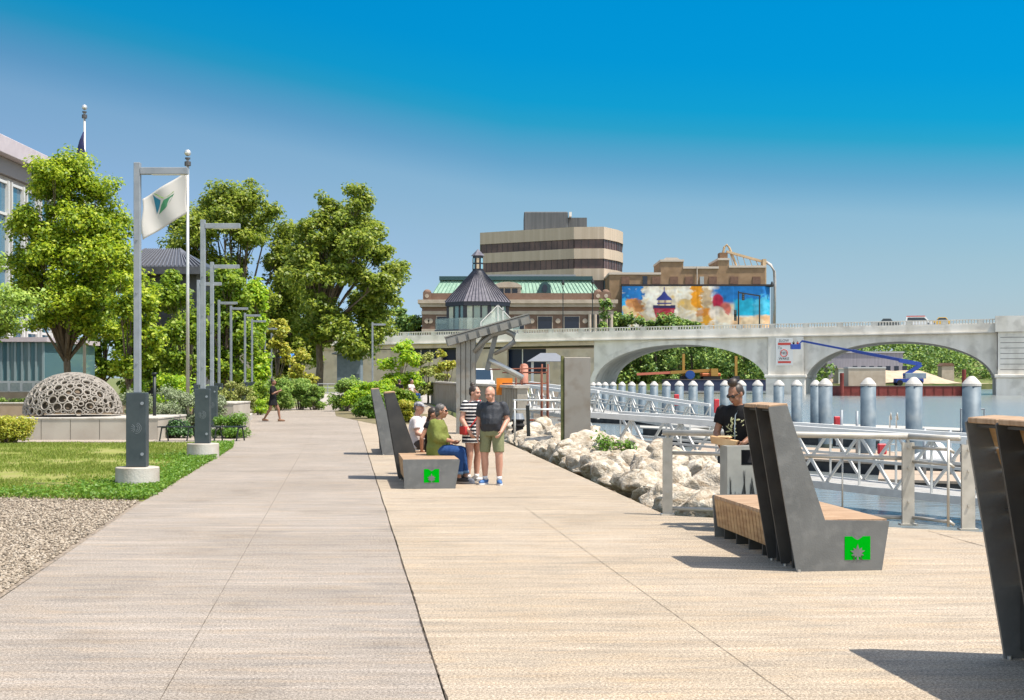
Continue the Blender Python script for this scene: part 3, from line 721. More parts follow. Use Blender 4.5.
def boulder(x, y, z, s):
    o = bpy.data.objects.new('boulder', random.choice(protos)); COL.objects.link(o); o.location = (x,y,z)
    o.rotation_euler = (random.uniform(-.5,.5), random.uniform(-.5,.5), random.uniform(0,6.28)); o.scale = (s*random.uniform(.9,1.3), s*random.uniform(.85,1.15), s*random.uniform(.62,.85))
    tag(o, LAB, 'boulder', 'limestone boulders of the riprap bank')
def X2PX(x, y): return 512+x/y*F
def edge(y): return float(np.interp(y, [18.9,41.8,47,105], [2.1,-.33,-.86,-6.3]))
y = 19.15
while y < 48:
    s = random.uniform(.30,.48)+ (y-19)*.004; boulder(edge(y)+s*1.08+random.uniform(0,.12), y, random.uniform(-.06,.10), s); y += s*1.75
for row in range(1, 6):
    y = 19.4+row*.35
    while y < 47:
        s = random.uniform(.34,.66); off = row*.78+random.uniform(-.15,.25)
        if (row <= 3 or y > 22) and X2PX(edge(y)+.45+off+s, y) < 752: boulder(edge(y)+.45+off, y, random.uniform(-.22,.10)-max(0,row-3)*.42, s)
        y += s*random.uniform(1.75,2.35)
b = MB()
for i in range(30):
    y0 = 18.95+i; y1 = y0+1.0
    b.quad((edge(y0)+.02,y0,-.28),(edge(y0)+4.0,y0,-.5),(edge(y1)+4.0,y1,-.5),(edge(y1)+.02,y1,-.28)); b.quad((edge(y0)+4.0,y0,-.5),(edge(y0)+7.5,y0,-2.6),(edge(y1)+7.5,y1,-2.6),(edge(y1)+4,y1,-.5))
bmesh.ops.remove_doubles(b.bm, verts=b.bm.verts, dist=.001)
tag(b.build('river_bank', mat('bank_rubble',(.07,.055,.04),(.18,.145,.11),5,.95,bump=1,bscale=8)), kind='structure')
shrub('weed_clump', 'small green weeds sprouting between the boulders by the steel slab', G(607,33.5,-.12), [(0,0,.35,.45,.4,.3),(.5,.1,.25,.3,.3,.25)], LEAF['weed'], 700, .09, cat='weeds')

# ---------------------------------------------------------------- black garden seat behind the lamps
BLK = mat('black_metal', (.02,.024,.024), rough=.45, metal=.4)
t = thing('garden_seat', 'long black backless seat with curled arms behind the lamp post footings', 'seat', G(203,41.2))
b = MB()
for k in range(5): b.box(-1.3,1.25,-.2+k*.085,-.13+k*.085,.40,.43)
b.build('seat', BLK, t)
for x_ in (-1.15,-.35,.45,1.1):
    b = MB(); b.tube([(x_-.08,-.2,0),(x_-.02,-.17,.4)],.022,8); b.tube([(x_+.08,.2,0),(x_+.02,.18,.4)],.022,8); b.bar((x_,-.2,.385),(x_,.2,.385),.03); b.build('leg', BLK, t)
for x_ in (-.8,.0):
    b = MB(); b.tube([(x_-.28+.56*i/12, 0, .43+.20*math.sin(math.pi*i/12)) for i in range(13)],.016,8); b.build('arm', BLK, t)
tree_box = MB()
t = thing('bollard_light', 'slim black post light beside the dome planter', 'light post', G(154.5,44))
b = MB(); b.cyl((0,0,0),(0,0,1.95),.055,.055,12); b.build('post', BLK, t, True)
b = MB(); b.cyl((0,0,1.95),(0,0,2.02),.085,.085,12); b.build('cap', BLK, t, True)
# ---------------------------------------------------------------- planter walls and dome sculpture
PW = mat('planter_concrete', (.40,.35,.29), (.50,.45,.38), 1.1, .85, bump=.1, bscale=25)
def wallblock(name, label, D, x0, x1, y0py, y1py, depth=.4, m=PW, cat='wall', joints=0, rz=0):
    o = G(x0, D, 0); w_ = X(x1,D)-X(x0,D); t = thing(name, label, cat, o, rz); z1 = Z(y0py, D); z0 = min(0,Z(y1py,D))-.1
    b = MB(); b.box(0,w_,0,depth,z0,z1-.06); b.build('wall', m, t)
    b = MB(); b.box(-.02,w_+.02,-.02,depth+.02,z1-.058,z1); b.bevel(.01,1); b.build('coping', CONC, t)
    if joints:
        b = MB()
        for i in range(1,joints): b.box(w_*i/joints-.006,w_*i/joints+.006,-.004,.003,0,z1-.06)
        b.build('control_joint', CRK, t)
    return t
wallblock('planter_wall', 'low grey concrete planter wall carrying the ring dome', 42.0, 12, 158, 417.5, 441, 3.6, joints=5)
wallblock('planter_wall', 'pale concrete planter wall behind the second and third lamp posts', 47.5, 212, 233.5, 402.5, 419, 3, joints=2)
t = thing('planter_kerb', 'low pale kerb at the corner of the bushes left of the walking woman', 'kerb', G(233.5,50))
e_ = G(249,63)-G(233.5,50); b = MB(); b.bar(V((0,0,.10)), e_+V((0,0,.10)), .32, .34); b.bevel(.02,1); b.build('kerbstone', CONC, t); b = MB(); b.bar(V((-.15,.1,-.02)), e_+V((-.15,-.1,-.02)), .5, .1); b.build('foundation', PW, t)
wallblock('terrace_wall', 'long low tan terrace wall behind the dome', 56, -40, 200, 402.5, 412, .4, m=mat('terrace_tan',(.36,.26,.17),(.46,.35,.25),2,.85), joints=0)
wallblock('terrace_wall', 'upper tan terrace wall under the white railing', 62, -60, 40, 391, 400, .5, m=mat('terrace_tan2',(.36,.27,.18),(.44,.34,.24),2,.85))
dc = G(73,43.8,.78); RX, RZ = 1.50, 1.25
t = thing('dome_sculpture', 'woven dome of hundreds of pale metal rings on the planter', 'sculpture', dc)
b = MB(); rings = []
def ringtube(c, nrm, Rr, dep, th=.016, seg=16):
    q = V(nrm).normalized().to_track_quat('Z','Y').to_matrix(); c = V(c); L0 = []; e = random.uniform(.82,1)
    for i in range(seg):
        a = 2*math.pi*i/seg; d = V((math.cos(a), math.sin(a)*e, 0)); L0.append([b.bm.verts.new(c+q@(d*rr+V((0,0,z)))) for rr,z in ((Rr+th,-dep),(Rr+th,0),(Rr-th,0),(Rr-th,-dep))])
    for i in range(seg):
        A, B = L0[i], L0[(i+1)%seg]
        for k in range(4): b.bm.faces.new((A[k],B[k],B[(k+1)%4],A[(k+1)%4]))
for rad, cnt in ((.145,10),(.115,60),(.088,190),(.064,420),(.046,700),(.033,600)):
    for _ in range(cnt*10):
        d = unit(1)[0]; d[2] = abs(d[2])
        if d[2]*RZ < .02 or d[1] > .55: continue
        p = np.array([d[0]*RX, d[1]*RX, d[2]*RZ])
        if not rings or (np.linalg.norm(RP_[:len(rings)]-p,axis=1) > (RR_[:len(rings)]+rad)*.96).all():
            if not rings: RP_, RR_ = np.zeros((6000,3)), np.zeros(6000)
            RP_[len(rings)], RR_[len(rings)] = p, rad; rings.append(1)
            ringtube(p, (d[0]/RX, d[1]/RX, d[2]/RZ), rad*.93, .11 if rad > .06 else .06, .016 if rad > .05 else .011, 16 if rad > .1 else 10)
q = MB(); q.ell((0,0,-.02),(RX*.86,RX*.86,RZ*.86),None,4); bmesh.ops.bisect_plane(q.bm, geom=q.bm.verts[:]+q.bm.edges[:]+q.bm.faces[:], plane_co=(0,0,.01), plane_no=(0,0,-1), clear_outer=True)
q.build('inner_fill', mat('dome_fill',(.11,.085,.065),(.17,.135,.10),5,.9), t, True)  # dark brown fill standing in for the hollow inside
b.build('ring_lattice', mat('ring_metal', (.255,.225,.19), (.375,.335,.29), 4, .7), t, True)
# ---------------------------------------------------------------- people
SK = dict(pale=mat('skin_pale',(.55,.28,.19),(.62,.33,.23),8,.5), tan=mat('skin_tan',(.42,.20,.12),(.48,.24,.15),8,.5), brown=mat('skin_brown',(.27,.125,.07),(.33,.16,.095),8,.5))
LENS = mat('sunglass_lens',(.01,.01,.012),rough=.15); EYEM = mat('eye_dark',(.03,.02,.015),rough=.3); LIP = mat('lips',(.36,.11,.09),rough=.5)
BASE = dict(pel=(0,0,.93), chest=(0,.0,1.22), neck=(0,.01,1.43), head=(0,-.02,1.575),
  shL=(.175,.01,1.375), elL=(.235,.03,1.10), wrL=(.245,-.04,.86), hpL=(.09,0,.90), knL=(.105,-.02,.48), anL=(.11,.02,.075),
  shR=(-.175,.01,1.375), elR=(-.235,.03,1.10), wrR=(-.245,-.04,.86), hpR=(-.09,0,.90), knR=(-.105,-.02,.48), anR=(-.11,.02,.075))
def person(label, loc, rz, sc=1.0, J=None, w=1.0, belly=0.0, skin='pale', top=None, bottom=None, shoes=None, hair=None, yaw=0, pitch=0, specs=False, toes=None, extra=None, cat='person', vox=.010, group=None):
    """local frame: faces -y, z up, own left side at +x."""
    j = dict(BASE); j.update(J or {}); j = {k: V(v) for k, v in j.items()}
    t = thing('person', label, cat, loc, rz, group, sc); sm = SK[skin]
    HM = Matrix.Rotation(R(yaw),3,'Z') @ Matrix.Rotation(R(pitch),3,'X')
    def H(p): return j['head'] + HM @ V(p)
    spine = (j['chest']-j['pel'])
    def ringM(d):
        d = d.normalized(); q = V((0,0,1)).rotation_difference(d); return q.to_matrix()
    M1 = ringM(spine); M2 = ringM(j['neck']-j['chest'])
    def torso(g, b0=-.08, topk=1.0):
        p, c, n = j['pel'], j['chest'], j['neck']; u = spine.normalized()
        fw = M1 @ V((0,-1,0))
        rs = [(p+u*b0,(.155*w+g)*1.0,.115*w+g,M1),(p+u*.02,.158*w+g,.118*w+g+belly*.3,M1),(p.lerp(c,.4)+fw*belly*.6,.142*w+g,.105*w+g+belly*.7,M1),(p.lerp(c,.75)+fw*belly*.4,.150*w+g,.11*w+g+belly*.5,M1),
              (c,.165*w+g,.115*w+g+belly*.1,M1),(c.lerp(n,.5),.165*w+g,.10*w+g,M2),(c.lerp(n,.80),.135*w+g*.8,.08+g,M2)]
        if topk: rs.append((c.lerp(n,1.0),.072+g*.6,.066+g*.6,M2))
        return rs
    b = MB(); b.loft(torso(0))
    b.caps(j['neck']-V((0,0,.04)), H((0,.025,-.05)), .056, .05)
    b.ell(H((0,.012,.025)),(.077,.096,.098),HM,3); b.ell(H((0,-.028,-.045)),(.058,.068,.072),HM,3); b.ell(H((0,-.062,-.092)),(.026,.024,.022),HM)
    b.caps(H((0,-.088,.012)),H((0,-.108,-.026)),.010,.017,8); b.ell(H((0,-.078,.036)),(.055,.02,.012),HM)
    for s in (-1,1): b.ell(H((s*.078,.008,-.008)),(.012,.024,.034),HM); b.ell(H((s*.038,-.062,-.03)),(.024,.028,.028),HM)
    for s, k in ((1,'L'),(-1,'R')):
        sh, el, wr = j['sh'+k], j['el'+k], j['wr'+k]
        b.ell(sh-V((0,0,.015)),.046*w); b.caps(sh-V((0,0,.012)),el,.045*w,.040*w); b.caps(el,wr,.043*w,.030)
        d = (wr-el).normalized(); fwd = V((0,-1,0)); side = d.cross(V((0,0,1)) if abs(d.z) < .8 else V((s,0,0)))
        side = (fwd - d*fwd.dot(d)); side = side.normalized() if side.length > .2 else V((0,0,1)).cross(d).normalized()
        nrm = side.cross(d).normalized()*s                     # towards the body
        if nrm.dot(V((-s,0,-.2))) < 0: nrm = -nrm
        pc = wr+d*.055; Mh = Matrix((side, nrm, d)).transposed()
        b.ell(pc,(.042,.020,.056),Mh,2)
        for q, (of, ln) in enumerate(((.030,.070),(.010,.080),(-.011,.075),(-.030,.058))):
            a0 = wr+d*.088+side*of; a1 = a0+(d*.9+nrm*.35).normalized()*ln*.55; a2 = a1+(d*.55+nrm*.85).normalized()*ln*.5
            b.caps(a0,a1,.0098,.0092,8); b.caps(a1,a2,.0092,.008,8)
        a0 = wr+d*.03+side*.030; a1 = a0+(d*.6+side*.75+nrm*.2).normalized()*.042; a2 = a1+(d*.9+side*.1+nrm*.4).normalized()*.032
        b.caps(a0,a1,.0125,.0112,8); b.caps(a1,a2,.0112,.009,8)
        hp, kn, an = j['hp'+k], j['kn'+k], j['an'+k]
        b.caps(hp,kn,.088*w,.056*w); mid = kn.lerp(an,.32)+V((0,.012,0)); b.caps(kn,mid,.055*w,.056*w); b.caps(mid,an,.056*w,.036)
        td = V(toes[k]) if toes else V((s*.25,-1,0)); td.normalize()
        b.caps(an-V((0,0,.03)), an+td*.13-V((0,0,.045)), .036,.027); b.ell(an-td*.035-V((0,0,.035)),(.034,.036,.036))
    body = remesh(b,'body',sm,t,vox,3)
    # face
    if specs:
        b = MB()
        for s in (-1,1): b.ell(H((s*.034,-.092,.016)),(.028,.012,.021),HM)
        for s in (-1,1): b.bar(H((s*.062,-.085,.022)),H((s*.082,.0,.018)),.007)
        b.bar(H((-.01,-.1,.022)),H((.01,-.1,.022)),.006); b.build('sunglasses',LENS,t,True)
    else:
        for s in (-1,1):
            b = MB(); b.ell(H((s*.031,-.083,.014)),(.013,.009,.007),HM); b.build('eye',EYEM,t,True)
    b = MB(); b.ell(H((0,-.093,-.060)),(.022,.008,.007),HM); b.build('mouth',LIP,t,True)
    if hair:
        hm, pieces = hair
        b = MB()
        for c, r in pieces: b.ell(H(c), r, HM, 3)
        remesh(b,'hair',hm,t,.009,2)
    def sleeve(b, k, frac, g):
        sh, el, wr = j['sh'+k], j['el'+k], j['wr'+k]
        b.ell(sh-V((0,0,.012)),.056*w+g*.5)
        if frac <= 1: b.cyl(sh, sh.lerp(el,frac), .054*w+g*.6, .050*w+g*1.1, 18)
        else:
            b.caps(sh,el,.054*w+g*.8,.047*w+g*.9); b.cyl(el, el.lerp(wr,frac-1), .048*w+g, .036+g, 18)
    if top:
        b = MB(); g = top.get('g',.016); rs = torso(g, top.get('hem',-.05))
        if top.get('skirt'):
            L_, fl = top['skirt']; u = V((0,0,1)) if not top.get('along') else spine.normalized(); p = j['pel']; rs = [(p-u*L_,.165*w+g+fl,.13*w+g+fl),(p-u*L_*.5,.162*w+g+fl*.5,.125*w+g+fl*.5)]+[(r[0],r[1],r[2],r[3]) for r in rs[1:]]
        b.loft(rs)
        for k in 'LR':
            if top.get('sl',.6) > 0: sleeve(b, k, top.get('sl',.6), g)
        remesh(b, top.get('name','shirt'), top['m'], t, .011, 3, wrinkle=.012)
    if bottom:
        b = MB(); g = bottom.get('g',.014); fr = bottom['len']; p = j['pel']; u = spine.normalized()
        b.loft([(p+u*-.10,.150*w+g,.118*w+g,M1),(p,.160*w+g,.122*w+g+belly*.2,M1),(p+u*.07,.150*w+g,.112*w+g+belly*.4,M1)])
        for k in 'LR':
            hp, kn, an = j['hp'+k], j['kn'+k], j['an'+k]
            b.ell(hp,.092*w+g)
            if fr <= 1: b.cyl(hp, hp.lerp(kn,fr), .092*w+g, .07*w+g*1.8+bottom.get('flare',0), 18)
            else: b.caps(hp,kn,.09*w+g,.06*w+g); b.cyl(kn, kn.lerp(an,fr-1), .060*w+g, .05+g, 18)
        remesh(b, bottom.get('name','shorts'), bottom['m'], t, .011, 3, wrinkle=.009)
    if shoes:
        for s, k in ((1,'L'),(-1,'R')):
            an = j['an'+k]; td = V(toes[k]) if toes else V((s*.25,-1,0)); td.normalize(); sd = td.cross(V((0,0,1))); z0 = an.z-.075
            M = Matrix((sd, -td, V((0,0,1)))).transposed()
            b = MB(); c = V((an.x,an.y,z0))
            b.ell(c+td*.055+V((0,0,.04)),(.049,.145,.045),M,3); b.ell(c-td*.02+V((0,0,.062)),(.045,.07,.05),M,3)
            bmesh.ops.bisect_plane(b.bm, geom=b.bm.verts[:]+b.bm.edges[:]+b.bm.faces[:], plane_co=c+V((0,0,.022)), plane_no=(0,0,-1), clear_outer=True)
            sh = b.build('shoe', shoes[0], t, True)
            q = MB(); q.loft([(c+td*.055,.052,.150,M),(c+td*.055+V((0,0,.026)),.054,.152,M)],24); q.build('sole', shoes[1], sh)
            if len(shoes) > 2:
                q = MB(); q.cyl(V((an.x,an.y,z0+.08)), j['an'+k].lerp(j['kn'+k],.17), .046,.044,14); q.build('sock', shoes[2], sh, True)
    return t, H, j, HM
WHITE = mat('white_cloth',(.78,.77,.76),rough=.8); BLACK = mat('black_cloth',(.005,.005,.006),(.012,.012,.014),6,.85)
DKHAIR = mat('hair_dark',(.018,.011,.008),(.045,.028,.018),30,.5,stretch=(1,1,.3)); GREYH = mat('hair_greying',(.035,.03,.028),(.14,.125,.115),40,.6)
BALDH = mat('hair_sparse',(.36,.24,.18),(.44,.30,.22),30,.7)
NAVY = mat('polo_charcoal',(.012,.014,.02),(.026,.029,.037),4,.7,bump=.5,bscale=7)
KHAKI = mat('khaki_cloth',(.17,.18,.095),(.25,.255,.14),6,.85,bump=.4,bscale=9)
OLIVE = mat('olive_knit',(.135,.16,.035),(.20,.225,.06),5,.85,bump=.6,bscale=8)
DENIM = mat('denim',(.012,.045,.15),(.03,.085,.24),5,.8,bump=.4,bscale=10)
PINKW = mat('tee_pale',(.70,.60,.58),(.78,.69,.67),4,.85,bump=.4,bscale=8)
STRIPE = stripes('striped_knit',(.014,.016,.024),(.62,.60,.58),5.2)
RED = mat('red_cloth',(.55,.03,.03),rough=.7)
SHORTH = lambda: [((0,.03,.045),(.086,.092,.088)),((0,.055,-.02),(.076,.055,.06))]
BUNH = lambda: [((0,.026,.04),(.085,.098,.088)),((0,.06,-.01),(.076,.05,.06)),((0,.075,.135),(.046,.046,.042))]
def strap(t, pts, wd, m, name):
    b = MB(); b.tube(pts, wd, 8); return b.build(name, m, t, True)

# bald man, head bowed, one hand in front
loc = G(492,24.35)
t,H,j,HM = person('bald man in dark polo and khaki shorts standing with head bowed', loc, R(-14), 1.02,
  dict(neck=(0,-.035,1.41), head=(-.01,-.095,1.545), chest=(0,-.01,1.21), elL=(.255,.05,1.10), wrL=(.20,-.16,.90), elR=(-.245,.05,1.09), wrR=(-.235,-.06,.84), shL=(.19,0,1.36), shR=(-.19,0,1.36),
  hpL=(.105,0,.90), hpR=(-.105,0,.90), anL=(.135,-.03,.075), knL=(.135,-.05,.48), knR=(-.13,.0,.48), anR=(-.13,.03,.075)), w=1.16, belly=.05, skin='pale', top=dict(m=NAVY,hem=-.02,sl=.72,g=.022,name='polo_shirt'),
  bottom=dict(m=KHAKI,len=.84,name='shorts',g=.006,flare=.002), shoes=(mat('blue_shoe',(.03,.11,.30),(.06,.17,.4),12,.6),WHITE,WHITE), yaw=-24, pitch=22, toes=dict(L=(.35,-1,0),R=(-.25,-1,0)))
b = MB(); b.torus(j['neck']+V((0,-.01,-.005)),(0,-.35,1),.070,.020,18,8); b.build('collar', NAVY, t, True)
# woman in stripes, turned towards him
loc = G(473,24.85)
t,H,j,HM = person('woman in black and white striped top with dark bun and red shoulder bag', loc, R(48), 1.02,
  dict(head=(0,-.05,1.555), neck=(0,-.012,1.42), elL=(.23,.05,1.09), wrL=(.20,-.10,.86), elR=(-.25,.03,1.10), wrR=(-.24,-.13,.90)), w=1.10, skin='pale',
  top=dict(m=STRIPE,skirt=(.24,.012),sl=.55,g=.02,name='striped_tunic'), bottom=dict(m=RED,len=.50,name='shorts',g=.004,flare=.0), shoes=(WHITE,mat('sole_white',(.8,.8,.8),rough=.6),WHITE), hair=(DKHAIR,BUNH()), yaw=8, pitch=8)
strap(t,[j['shL']+V((-.06,-.07,.055)),(.06,-.16,1.30),(-.04,-.178,1.18),(-.16,-.15,1.02),(-.20,-.06,.93)],.013,RED,'bag_strap')
strap(t,[j['shL']+V((-.06,-.02,.06)),(.08,.14,1.28),(-.06,.165,1.14),(-.19,.06,.95)],.013,RED,'bag_strap')
tb = thing('shoulder_bag','small red shoulder bag at the hip of the striped woman','bag',loc+Matrix.Rotation(R(48),3,'Z')@V((-.245,-.01,.93)),R(120))
b = MB(); b.box(-.11,.11,-.035,.035,-.08,.07); b.bevel(.02,2); b.build('pouch',RED,tb,True); b = MB(); b.box(-.105,.105,-.045,-.036,.0,.068); b.bevel(.003,1); b.build('flap',mat('red_flap',(.46,.02,.03),rough=.6),tb)
# seated: pose helper (seat height .49)
def sitJ(**k):
    d = dict(pel=(0,0,.60), chest=(0,.02,.90), neck=(0,-.01,1.10), head=(0,-.045,1.245), shL=(.175,0,1.05), shR=(-.175,0,1.05), elL=(.23,-.07,.80), elR=(-.23,-.07,.80), wrL=(.15,-.28,.70), wrR=(-.15,-.28,.70),
      hpL=(.09,-.02,.585), hpR=(-.09,-.02,.585), knL=(.11,-.44,.555), knR=(-.10,-.44,.555), anL=(.11,-.46,.085), anR=(-.09,-.40,.085)); d.update(k); return d
t,H,j,HM = person('seated woman in olive green top and blue jeans with short dark hair', G(437,24.75), R(78), 1.0,
  sitJ(chest=(0,-.01,.89), neck=(0,-.04,1.12), head=(0,-.085,1.26), anL=(.10,-.50,.085), anR=(-.12,-.43,.085), wrL=(.10,-.27,.72), wrR=(-.08,-.30,.74)), w=1.28, belly=.05, skin='tan',
  top=dict(m=OLIVE,hem=-.13,sl=1.55,g=.03,name='green_top'), bottom=dict(m=DENIM,len=1.82,name='jeans',g=.012), shoes=(mat('shoe_black',(.025,.022,.02),rough=.6),mat('sole_pale',(.45,.40,.35),rough=.7)),
  hair=(GREYH,[((0,.03,.05),(.090,.098,.088)),((0,.06,-.02),(.082,.06,.075)),((0,.07,-.06),(.06,.04,.05))]), yaw=6, pitch=4, specs=True)
for s in 'LR':
    b = MB(); a = j['an'+s]; k_ = j['kn'+s]; b.cyl(a.lerp(k_,.16),a.lerp(k_,.27),.072,.074,16); b.build('jeans_cuff',mat('denim_cuff',(.16,.27,.42),(.22,.34,.5),8,.8),t,True)
t,H,j,HM = person('seated man in pale T-shirt and checked cap leaning on the bench backrest', G(419.5,27.0), R(66), 1.0,
  sitJ(chest=(0,.06,.89), neck=(0,.04,1.12), head=(0,.01,1.27)), w=1.12, belly=.03, skin='pale', top=dict(m=PINKW,hem=-.10,sl=.7,g=.02,name='t_shirt'), bottom=dict(m=mat('short_dark',(.08,.06,.05),rough=.8),len=.9), shoes=(BLACK,WHITE), hair=(GREYH,[((0,.045,.0),(.078,.07,.07))]), yaw=4, pitch=8)
b = MB(); b.ell(H((0,.01,.055)),(.092,.108,.075),HM,3); bmesh.ops.bisect_plane(b.bm, geom=b.bm.verts[:]+b.bm.edges[:]+b.bm.faces[:], plane_co=H((0,0,.045)), plane_no=HM@V((0,0,-1)), clear_outer=True)
b.prism([(math.cos(math.pi*i/10)*.075, -.07-math.sin(math.pi*i/10)*.10) for i in range(11)], .046, .056, 'z', Matrix.Translation(j['head'])@HM.to_4x4())
b.build('cap', mat('check_cap',(.10,.10,.12),(.42,.41,.42),14,.8,lo=.45,hi=.55), t, True)
person('seated person in black with a long dark ponytail, between the seated pair', G(431.5,25.75), R(72), .97,
  sitJ(head=(0,-.05,1.22), wrR=(-.20,.12,.56), elR=(-.26,.10,.78)), w=.92, skin='tan', top=dict(m=BLACK,hem=-.1,sl=.35,g=.012,name='vest'), bottom=dict(m=BLACK,len=1.8,name='trousers'), shoes=(BLACK,WHITE),
  hair=(DKHAIR,[((0,.03,.045),(.086,.094,.09)),((0,.075,-.03),(.06,.045,.08)),((0,.105,-.13),(.042,.036,.09)),((0,.105,-.24),(.032,.03,.09)),((0,.10,-.34),(.022,.022,.07))]), yaw=6, pitch=6)
# woman at the litter bin
TEE = mat('graphic_tee',(.012,.012,.014),rough=.85); nt_ = TEE.node_tree; N = nt_.nodes; L = nt_.links
loc = G(739,17.5)
t,H,j,HM = person('woman in black graphic T-shirt and sunglasses leaning behind the litter bin', loc, R(-24), 1.07,
  dict(pel=(0,.03,.93), chest=(0,-.03,1.21), neck=(0,-.085,1.42), head=(0,-.15,1.545), shL=(.175,-.06,1.36), shR=(-.175,-.06,1.36), elL=(.25,-.11,1.10), wrL=(.13,-.27,.99), elR=(-.245,-.08,1.09), wrR=(-.16,-.26,.97)), w=1.06, skin='brown',
  top=dict(m=BLACK,hem=-.10,sl=.62,g=.022,name='graphic_tee'), bottom=dict(m=mat('trouser_dark',(.03,.03,.035),rough=.8),len=1.9,name='trousers'), shoes=(BLACK,WHITE), hair=(DKHAIR,[((0,.026,.035),(.084,.097,.086)),((0,.06,-.01),(.076,.05,.06)),((0,.02,.145),(.062,.062,.05))]), yaw=-26, pitch=30, specs=True)
b = MB(); rd = random.Random(4)
PRN = mat('print_pale_green',(.42,.47,.20),(.60,.58,.38),20,.8)
for i in range(26):
    x_ = rd.uniform(-.10,.10); z_ = rd.uniform(1.04,1.27); yf = -.158-.045*(z_-1.05)/.2+.05*(x_/.12)**2
    M = Matrix.Translation((x_,yf,z_))@Matrix.Rotation(rd.uniform(0,3.1),4,'Y'); b.ell((0,0,0),(rd.uniform(.010,.034),.006,rd.uniform(.005,.011)),None,2)
    for v in b.bm.verts[-42:]: v.co = M@v.co
b.build('shirt_print', PRN, t)
strap(t,[j['neck']+V((.05,-.05,-.02)),(.015,-.215,1.30),(.0,-.20,1.15),(.0,-.185,1.02)],.006,mat('lanyard',(.40,.50,.58),rough=.7),'lanyard')
tb = thing('paper_tray','open brown paper food tray held above the litter bin','food tray',loc+Matrix.Rotation(R(-24),3,'Z')@V((-.07,-.40,1.05)),R(-20))
b = MB(); b.prism([(-.15,.0),(.12,-.05),(.16,.03),(-.17,.09)], -.09,.09,'y'); b.build('tray',mat('kraft_paper',(.50,.30,.15),(.60,.40,.22),6,.85),tb); b = MB(); b.box(-.1,.08,-.07,.07,.06,.09); b.bevel(.02,1); b.build('food',mat('bread',(.62,.40,.20),(.72,.52,.32),9,.8),tb)
# woman walking away on the plaza
loc = G(273,59.5)
person('woman in a short black dress walking across the plaza beside the bushes', loc, R(82), 1.06,
  dict(anL=(.09,-.26,.08), knL=(.10,-.20,.48), anR=(-.09,.34,.10), knR=(-.10,.08,.50), elL=(.24,-.08,1.10), wrL=(.10,-.24,1.25), elR=(-.24,-.06,1.12), wrR=(-.10,-.26,1.22)), w=1.0, skin='brown',
  top=dict(m=BLACK,skirt=(.28,.05),sl=.9,g=.016,name='dress'), shoes=(mat('sandal',(.2,.1,.05),rough=.7),mat('sandal_sole',(.25,.15,.1),rough=.7)), hair=(DKHAIR,BUNH()), vox=.016)
for k,(px,D,lab,m_) in enumerate(((399,62,'dark haired person seated behind the green bushes',BLACK),(411,60.5,'second seated person beyond the bushes, in light clothing, hair tied up',PINKW))):
    person(lab, G(px,D+12.5,.42), R(150 if k == 0 else 60), 1.0, sitJ(), skin='tan', top=dict(m=m_,hem=-.1,sl=.6,g=.02), bottom=dict(m=DENIM,len=1.7,name='jeans'), shoes=(BLACK,WHITE), hair=(DKHAIR,SHORTH() if k == 0 else BUNH()), vox=.02)
t = thing('bench_block','low stone sitting block under the two distant seated people','bench',G(405,73.8))
b = MB(); b.box(-1.0,1.0,-1.2,1.2,-.05,.415); b.build('step',CONC,t); b = MB(); b.box(-.9,.9,-.3,.3,.417,.90); b.bevel(.02,1); b.build('seat_block',CONC,t)
# ---------------------------------------------------------------- trees and shrubs
def Tpx(name, label, D, px0, px1, ytop, ybot, k, leafm, n, size, seed, trunk=.25, trunkpx=None, group=None, depth=1.0, **kw):
    """tree from its width and height as seen; ybot is where the crown ends above ground."""
    cx = trunkpx if trunkpx is not None else (px0+px1)/2
    o = G(cx, D, -.05); wx = (X(px1,D)-X(px0,D))/2*1.05; mid = X((px0+px1)/2,D)-o.x
    z1 = Z(ytop,D); z0 = max(.2, Z(ybot,D)); rs = kw.pop('rs',.38); tp = kw.pop('taper',.6)
    lobes = [(l[0]+mid, l[1], l[2], l[3], l[4], l[5]) for l in auto_lobes(wx, wx*depth, z0, z1, k, seed, tp, rs)]
    return tree(name, label, o, lobes, leafm, n, size, trunk, group, **kw)
TG = 'trees beyond the lawn'
Tpx('maple_tree','broad bright green maple rising behind the ring dome',60,0,140,148,350,38,LEAF['maple'],66000,.17,3,.17,trunkpx=66,group=TG,rs=.30,taper=.95)
Tpx('young_tree','loose light green willowy tree at the left edge, in front of the glass pavilion',52,-60,38,232,352,12,LEAF['light'],9000,.17,8,.10,trunkpx=-20,group=TG)
Tpx('maple_tree','lower rounded maple filling the gap between the dome and the first lamp post',57,92,168,268,380,12,LEAF['maple'],11000,.19,5,.10,trunkpx=128,group=TG)
Tpx('young_tree','young dark stemmed tree behind the grey green perennials',64,150,206,268,384,12,LEAF['mid'],11000,.20,6,.07,trunkpx=189,group=TG)
Tpx('maple_tree','full mid green tree behind the lamp post row, left of the columnar tree',88,190,262,262,388,15,LEAF['mid'],15000,.30,12,.16,trunkpx=226,group=TG)
Tpx('columnar_tree','narrow columnar light green tree among the lamp posts',98,246,270,270,392,10,LEAF['lime'],5000,.30,14,.12,group=TG,taper=.25,rs=.5)
Tpx('yellow_tree','small yellowing tree under the cottonwoods',112,262,292,318,392,8,LEAF['yellow'],3200,.30,15,.10,group=TG)
Tpx('yellow_tree','low yellow green sapling just left of the cottonwood trunk',104,288,318,346,396,7,LEAF['yellow'],2600,.27,16,.08,group=TG)
Tpx('cottonwood_tree','tall dark cottonwood standing left, its crown over the lamp row',152,150,306,180,366,42,LEAF['cotton'],64000,.42,21,.4,trunkpx=236,group=TG,rs=.27,subr=.46)
